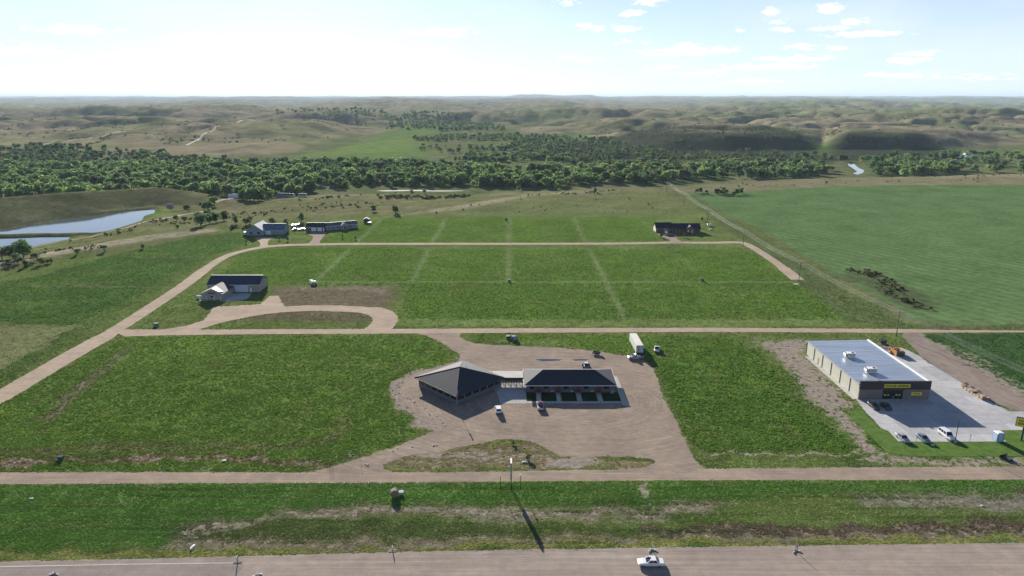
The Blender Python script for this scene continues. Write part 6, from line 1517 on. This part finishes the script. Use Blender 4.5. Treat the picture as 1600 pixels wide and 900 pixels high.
def barricade(px, py, label, h, bags, rz, name='road_work_sign'):
    X, Y = G(px, py, 0); t = thing(name, label, 'sign stand', (X, Y, .03), rz)
    b = MB(); b.bx(-.05,.05,-.28,-.20,0,h); b.bx(-.05,.05,.20,.28,0,h); b.build('post', M_steel, t)
    b = MB(); b.bx(-.03,.03,-.42,.42,h*.5,h); b.build('panel', mat('weathered sign back', (.42,.42,.42), .6), t)
    b = MB(); b.bx(-.8,.8,-.25,-.17,0,.08); b.bx(-.8,.8,.17,.25,0,.08); b.build('foot', M_darksteel, t)
    for k in range(bags):
        s = MB(); xx = (-.7,.7,-.3,.35)[k]; yy = (-.2,-.15,.25,.2)[k]
        s.loft([[(xx + dx_, yy + math.cos(a)*.14*q_, .17 + math.sin(a)*.11*q_) for a in np.linspace(0,2*PI,8,endpoint=False)] for dx_, q_ in ((-.3,.4),(-.2,.95),(0,1),(.2,.95),(.3,.4))]); s.build('sandbag', M_white, t)
barricade(1244, 862, 'road work sign stand with two white sandbags on the right shoulder', 1.9, 2, .25)
barricade(1019, 860.5, 'low sign stand with a heap of white sandbags above the sedan', 1.5, 4, .2)
barricade(371.5, 879, 'dark sign stand at the start of the lane line', 1.5, 0, .1)
barricade(85, 898, 'sign stand with white sandbags at the lower left photo edge', .5, 3, 0)
barricade(402, 899, 'sign stand with sandbags at the bottom photo edge near the lane line', .5, 2, .4)
barricade(613.5, 861, 'thin dark marker standing in the gravel shoulder below the hay bale', 1.1, 0, .1)
def blob(px, py, label, cat, s, m, name, zb=0, sq=.6):
    X, Y = G(px, py, zb); bmx = bmesh.new(); bmesh.ops.create_icosphere(bmx, subdivisions=2, radius=1); r = random.Random(int(px))
    for v in bmx.verts: v.co *= r.uniform(.8, 1.15)
    b = MB(); b.add([Vector((v.co.x*s[0], v.co.y*s[1], (v.co.z+.55)*s[2])) for v in bmx.verts], [tuple(v.index for v in f.verts) for f in bmx.faces]); bmx.free()
    o = b.build(name, m, None, (X, Y, hz(X, Y) - .03)); tag(o, label, cat); return o
M_stone = mat('pale limestone', (.58,.54,.46), .9, noise=.15, nscale=2)
blob(301, 856, 'white plastic sack lying in the roadside weeds', 'sack', (.35,.9,.3), M_white, 'plastic_sack')
blob(1457, 695.5, 'torn scrap of white packing on the store lawn', 'litter', (.5,.35,.15), M_white, 'packing_scrap')
blob(820, 722.5, 'small white block on the weedy mound beside the frontage road', 'block', (.7,.3,.25), M_white, 'white_block')
blob(1534, 790.5, 'white block in the right end of the roadside strip', 'block', (.35,.25,.18), M_white, 'white_block')
blob(49, 779, 'pale flat stone in the grass at the left below the frontage road', 'stone', (.6,.4,.12), M_stone, 'stone')
blob(350, 720, 'pale stone patch at the edge of the big left hay field', 'stone', (.6,.6,.2), M_stone, 'stone')
blob(1031, 558, 'white board lying in the grass near the semi trailer', 'board', (.6,.2,.1), M_white, 'board')
blob(337, 437.5, 'white sack in the grass left of the barn', 'sack', (.9,.4,.3), M_white, 'plastic_sack')
blob(1244, 444, 'pale flat slab beside the power pole at the road end', 'slab', (1.6,.9,.15), M_stone, 'stone_slab')
rnd = random.Random(3); sm = []
for i in range(4):
    bmx = bmesh.new(); bmesh.ops.create_icosphere(bmx, subdivisions=1, radius=1)
    for v in bmx.verts: v.co *= rnd.uniform(.65, 1.2)
    me = bpy.data.meshes.new('rock'); bmx.to_mesh(me); bmx.free(); me.materials.append(M_stone); sm.append(me)
k = 0
for (a, c, n, g_, w_) in (((480,722),(710,690),12,'pale rocks along the upper edge of the lot entrance', 4),((622,612),(700,668),16,'pale rocks on the bare ground left of the pyramid-roofed building', 10),((716,566),(712,558),5,'pale rocks behind the pyramid-roofed building', 3),((572,724),(576,728),6,'pale rocks heaped in the grass by the lot entrance', 3)):
    for i in range(n):
        px = a[0] + (c[0]-a[0])*rnd.random(); s_ = (px-a[0])/(c[0]-a[0]+1e-6); py = a[1] + (c[1]-a[1])*s_ + rnd.uniform(-w_, w_)*.5
        X, Y = G(px, py, 0); o = bpy.data.objects.new('rock', sm[k % 4]); C.objects.link(o); s = rnd.uniform(.14,.34); o.location = (X, Y, .06); o.scale = (s*1.3, s, s*.6); o.rotation_euler = (0,0,rnd.uniform(0,6)); k += 1
        tag(o, {'pale rocks along the upper edge of the lot entrance': 'small pale rock along the grassy upper edge of the motel lot entrance','pale rocks on the bare ground left of the pyramid-roofed building':'small pale rock on the bare ground left of the pyramid-roofed building','pale rocks behind the pyramid-roofed building':'pale rock behind the far corner of the pyramid-roofed building','pale rocks heaped in the grass by the lot entrance':'pale rock in the little heap beside the lot entrance'}[g_], 'rock', g_)
def cabinet(px, py, label, w, d, h, m, rz=0, name='transformer_box'):
    X, Y = G(px, py, 0); t = thing(name, label, 'utility box', (X, Y, 0), rz); b = MB(); b.bx(-w/2-.1,w/2+.1,-d/2-.1,d/2+.1,-.05,.1); b.build('pad', M_conc, t)
    b = MB(); b.bx(-w/2,w/2,-d/2,d/2,.1,h); b.build('cabinet', m, t); b = MB(); b.slab([(-w/2-.03,-d/2-.03,h+.03),(w/2+.03,-d/2-.03,h+.03),(w/2+.03,d/2+.03,h+.16),(-w/2-.03,d/2+.03,h+.16)], .1); b.build('lid', m, t)
cabinet(795.5, 440.5, 'dark green transformer box on the mown strip in the middle field', 1.2, 1.0, 1.1, M_green)
cabinet(1097, 439, 'small dark green transformer box in the right part of the middle field', 1.5, 1.3, 1.1, M_green)
cabinet(794, 529, 'dark grey-green transformer box left of the tarped trailer by the middle road', 1.5, 1.3, 1.1, M_green)
cabinet(244.5, 509.5, 'grey transformer box in the grass by the road junction', 1.6, 1.2, 1.2, mat('dull grey-green paint', (.14,.16,.16), .8))
cabinet(1379, 536.5, 'dark box in the weeds behind the store', 2.2, 1.4, 1.3, M_darksteel)
cabinet(1561, 686.5 - 200, 'x', .1, .1, .1, M_green) if False else None
cabinet(95, 718, 'low green utility box in the left hay field above the frontage road', 1.3, .8, .9, M_green)
def tarped():
    X, Y = G(804, 532, 0); t = thing('tarped_trailer', 'dark tarped trailer with a pale rear board by the middle road', 'trailer', (X, Y, 0), R(-60))
    b = MB(); b.loft([[(-1.9,-.9,.55),(-1.9,.9,.55),(-1.9,.7,1.5),(-1.9,-.7,1.5)],[(0,-1,.5),(0,1,.5),(0,.8,1.7),(0,-.8,1.7)],[(1.8,-.9,.5),(1.8,.9,.5),(1.8,.6,1.2),(1.8,-.6,1.2)]]); b.build('tarp', P_grey, t)
    b = MB(); b.bx(-2.0,-1.92,-1.1,1.1,1.2,1.6); b.build('rear_board', M_steel, t); b = MB(); b.cyl((1.8,0,.5),(3.2,0,.45),.06,n=6); b.build('tongue', M_darksteel, t); wheels(t, (-.3,), 1.1, .35, .2)
tarped()
X, Y = G(490.5, 444.5, 0); t = thing('anhydrous_tank', 'shiny white tank on a dark frame at the edge of the middle field', 'tank', (X, Y, 0), .15)
b = MB(); b.cyl((-1.1,0,1.2),(1.1,0,1.2),.7,n=16); b.cyl((1.1,0,1.2),(1.45,0,1.2),.7,.3,n=16); b.cyl((-1.45,0,1.2),(-1.1,0,1.2),.3,.7,n=16); b.build('vessel', M_white2, t, smooth=False)
b = MB(); b.bx(-1.6,1.6,-.6,-.5,.4,.8); b.bx(-1.6,1.6,.5,.6,.4,.8); b.build('frame', M_darksteel, t); wheels(t, (-.9,.9), .9, .4, .2)
cabinet(486.5, 441.5, 'two small white meter boxes left of the shiny tank', 1.6, .6, 1.3, M_white, name='meter_box')
# small field things
X, Y = G(1050.5, 303, 0); X, Y = G(1050.5, 303, 0)
def posts(name, pts, label, group, h, m, r=.05):
    for i, (px, py) in enumerate(pts):
        X, Y = G(px, py, 0); b = MB(); b.cyl((0,0,0),(0,0,h),r,n=6); b.cyl((0,0,h),(0,0,h+.08),r*1.5,n=6); o = b.build(name, m, None, (X, Y, hz(X,Y)-.03)); tag(o, label[i] if isinstance(label, list) else label, 'post', group)
posts('fence_post', [(122,509),(98,524),(73,540),(45,555),(20,568),(0,579)], 'thin dark post of the fence round the grey-green pasture at the left', 'posts of the left pasture fence', 1.4, M_darksteel, .06)
b = MB(); P = PX([(0,508),(122,508.7),(98,524),(73,540),(45,555),(20,568),(-20,590)])
for a, c in zip(P[:-1], P[1:]):
    for zz in (.5, .9, 1.3): b.cyl((*a, zz), (*c, zz), .018, n=3, caps=False)
tag(b.build('fence_wire', mat('rusty fence wire', (.08,.06,.05), 1, spec=0), None), 'thin dark wires of the fence round the left grey-green pasture', 'fence wire')
posts('marker_post', [(519,724),(516,735),(563,718)], ['thin dark marker post in the lot entrance, nearest the hay field','thin dark marker post in the lot entrance, nearest the frontage road','thin dark marker post farther up the lot entrance'], 'marker posts in the lot entrance', 2.4, M_darksteel, .035)
posts('marker_post', [(1431,691.5),(1385,693.5),(1412,700)], ['thin sign post before the teal sedan','short white post at the left of the store lawn','white post on the front part of the store lawn'], None, 1.3, M_steel, .05)
posts('survey_stake', [(1060,755.5+2),(1113,755)], 'white survey stake along the strip below the frontage road', 'white survey stakes below the frontage road', .6, M_white, .05)
posts('survey_stake', [(1222+25*i, 754) for i in range(10)] + [(462+19*i, 756.5) for i in range(11)], 'white survey stake along the strip below the frontage road', 'white survey stakes below the frontage road', .45, M_white, .06)
def culvert():
    X, Y = G(1573, 718, 0); t = thing('culvert_mouth', 'dark culvert opening in the ditch below the store lawn', 'culvert', (X, Y, 0), .3)
    b = MB(); b.cyl((0,-1.2,.25),(0,1.2,.25),.55,n=14,caps=False); b.build('pipe', M_darksteel, t); b = MB(); b.bx(-1.2,1.2,.9,1.1,0,1.0); b.build('headwall', M_frame, t)
culvert()
# far buildings in the trees
def far_house(px, py, w, d, h, label, wm, rm, zb=-25, name='farm_building'):
    X, Y = G(px, py, zb); t = thing(name, label, 'building', (X, Y, hz(X, Y) - .2), random.Random(int(px)).uniform(-.3,.3)); gable(t, -w/2, w/2, -d/2, d/2, h, h + d*.22, wm, rm, 'x', .3); NOTUFT.pop()
far_house(1494, 246, 16, 10, 4, 'white farm building left of the pair among the far right trees', M_white, M_white2)
far_house(1517, 249, 20, 12, 5, 'largest white farm building among the far right trees', M_white, M_white2)
far_house(1512, 243, 14, 9, 4, 'small white shed behind the largest farm building at far right', M_white, M_galv)
far_house(1485, 241, 12, 9, 4, 'grey-roofed farm shed at the edge of the far right meadow', M_greyside, M_galv)
far_house(1523, 244, 10, 8, 4, 'pale shed at the right end of the far farm group', M_cream, M_white2)
far_house(365, 314, 9, 6, 3, 'white-roofed shed beside the valley road on the left', M_white, M_white2, -22)
far_house(393, 307, 8, 6, 3, 'pale shed in the trees near the valley road', M_cream, M_galv, -25)
far_house(442, 309.5, 13, 8, 3.5, 'grey shed under the trees left of the river bar', M_greyside, M_shingle2, -23)
far_house(454, 309, 9, 6, 3, 'pale cabin under the trees left of the river bar', M_cream, M_shingle2, -23)
far_house(473, 310, 9, 6, 3, 'small pale cabin nearest the river bar on the left', M_cream, M_shingle2, -22)
far_house(266, 323.5, 6, 4, 2.6, 'tiny pump house at the head of the upper pond', M_tan, M_darksteel, -17)
far_house(919.5, 231, 9, 7, 4, 'lone pale house among the brush in the middle valley', M_tan, M_white2, -25)
# ------------------------------------------------------------------ low plants, after every footprint is known
tx, ty, ok = NOGROW_LATE
for Pg in NOTUFT:
    xs = [p[0] for p in Pg]; ys = [p[1] for p in Pg]; k = ok & (tx > min(xs)) & (tx < max(xs)) & (ty > min(ys)) & (ty < max(ys)); kk = np.where(k)[0]
    if len(kk): ok[kk[poly_sd(Pg, tx[kk], ty[kk]) < .05]] = False
ok &= ~(tw > .5); ok &= NP.random(len(tx)) < np.where(ty < 300, .74, .9); ok &= ~((tcol[:, 0] > .145) & (NP.random(len(tx)) < .6))
tx, ty, td, tcol, tb, tw = tx[ok], ty[ok], td[ok], tcol[ok], tb[ok], tw[ok]
zt = height(tx, ty); vsz = fbm(tx/5, ty/7, 3, 34); n = len(tx)
sc_ = (.44 + .34 * NP.random(n)) * (1 + .5 * vsz) * np.clip(td / 185, .85, 1.2)
lush_in = np.zeros(n, bool); names = np.zeros(n, int)
FN = [('hay_crop', F_CENTRE, 'thick green hay crop of the large middle field'), ('hay_crop', F_TOP, 'green hay crop of the strip field beyond the back road'), ('hay_crop', F_LEFT, 'green hay crop on the left beyond the curving road'), ('hay_crop', F_BIG, 'green hay crop of the big field at lower left'), ('hay_crop', F_RIGHT, 'dark green hay crop between motel lot and store')]
for i, (nm, P, lb) in enumerate(FN):
    k = poly_sd(PX(P), tx, ty) < 0; names[k] = i + 1
hh = np.where((names >= 1) & (names <= 5), 1.0, .62) * np.where(names == 6, .55, 1.0)
hh = hh * np.where(names == 4, .62, .78) * np.where((tcol[:, 0] > .135), .65, 1.0)
srcs = sources('tufts', TUFTS, M_tuft); cl = tcol * np.array([1.62, 1.66, 1.3])[None, :] * (NP.uniform(.88, 1.14, n) * (1 + .16 * fbm(tx/3, ty/4.5, 3, 35) + .22 * fbm(tx/25, ty/1.4, 3, 36)))[:, None]
for i in range(6):
    k = names == i
    if not k.any(): continue
    nm, lb = ('roadside_grass', 'rough grass and weeds of the verges and ditches') if i == 0 else (FN[i-1][0], FN[i-1][2])
    scatter(nm, np.column_stack([tx[k], ty[k], zt[k]]), np.column_stack([sc_[k]*1.25, sc_[k]*1.1, sc_[k]*hh[k]]), NP.uniform(0, 6.28, k.sum()), NP.integers(0, 4, k.sum()), cl[k], 'tufts', srcs, lb)

# ------------------------------------------------------------------ haze of the air
def haze():
    b = MB(); b.bx(-42000, 42000, -400, 44000, -66, 165); m = bpy.data.materials.new('air'); m.use_nodes = True; nt = m.node_tree
    for nd in list(nt.nodes):
        if nd.type == 'BSDF_PRINCIPLED': nt.nodes.remove(nd)
    v = nt.nodes.new('ShaderNodeVolumePrincipled'); v.inputs['Color'].default_value = (.66,.82,1,1); v.inputs['Density'].default_value = .000031; v.inputs['Anisotropy'].default_value = .05
    nt.links.new(v.outputs[0], nt.nodes['Material Output'].inputs['Volume']); o = b.build('haze', m, None); tag(o, kind='stuff'); m.cycles.homogeneous_volume = True if hasattr(m.cycles, 'homogeneous_volume') else None
haze()
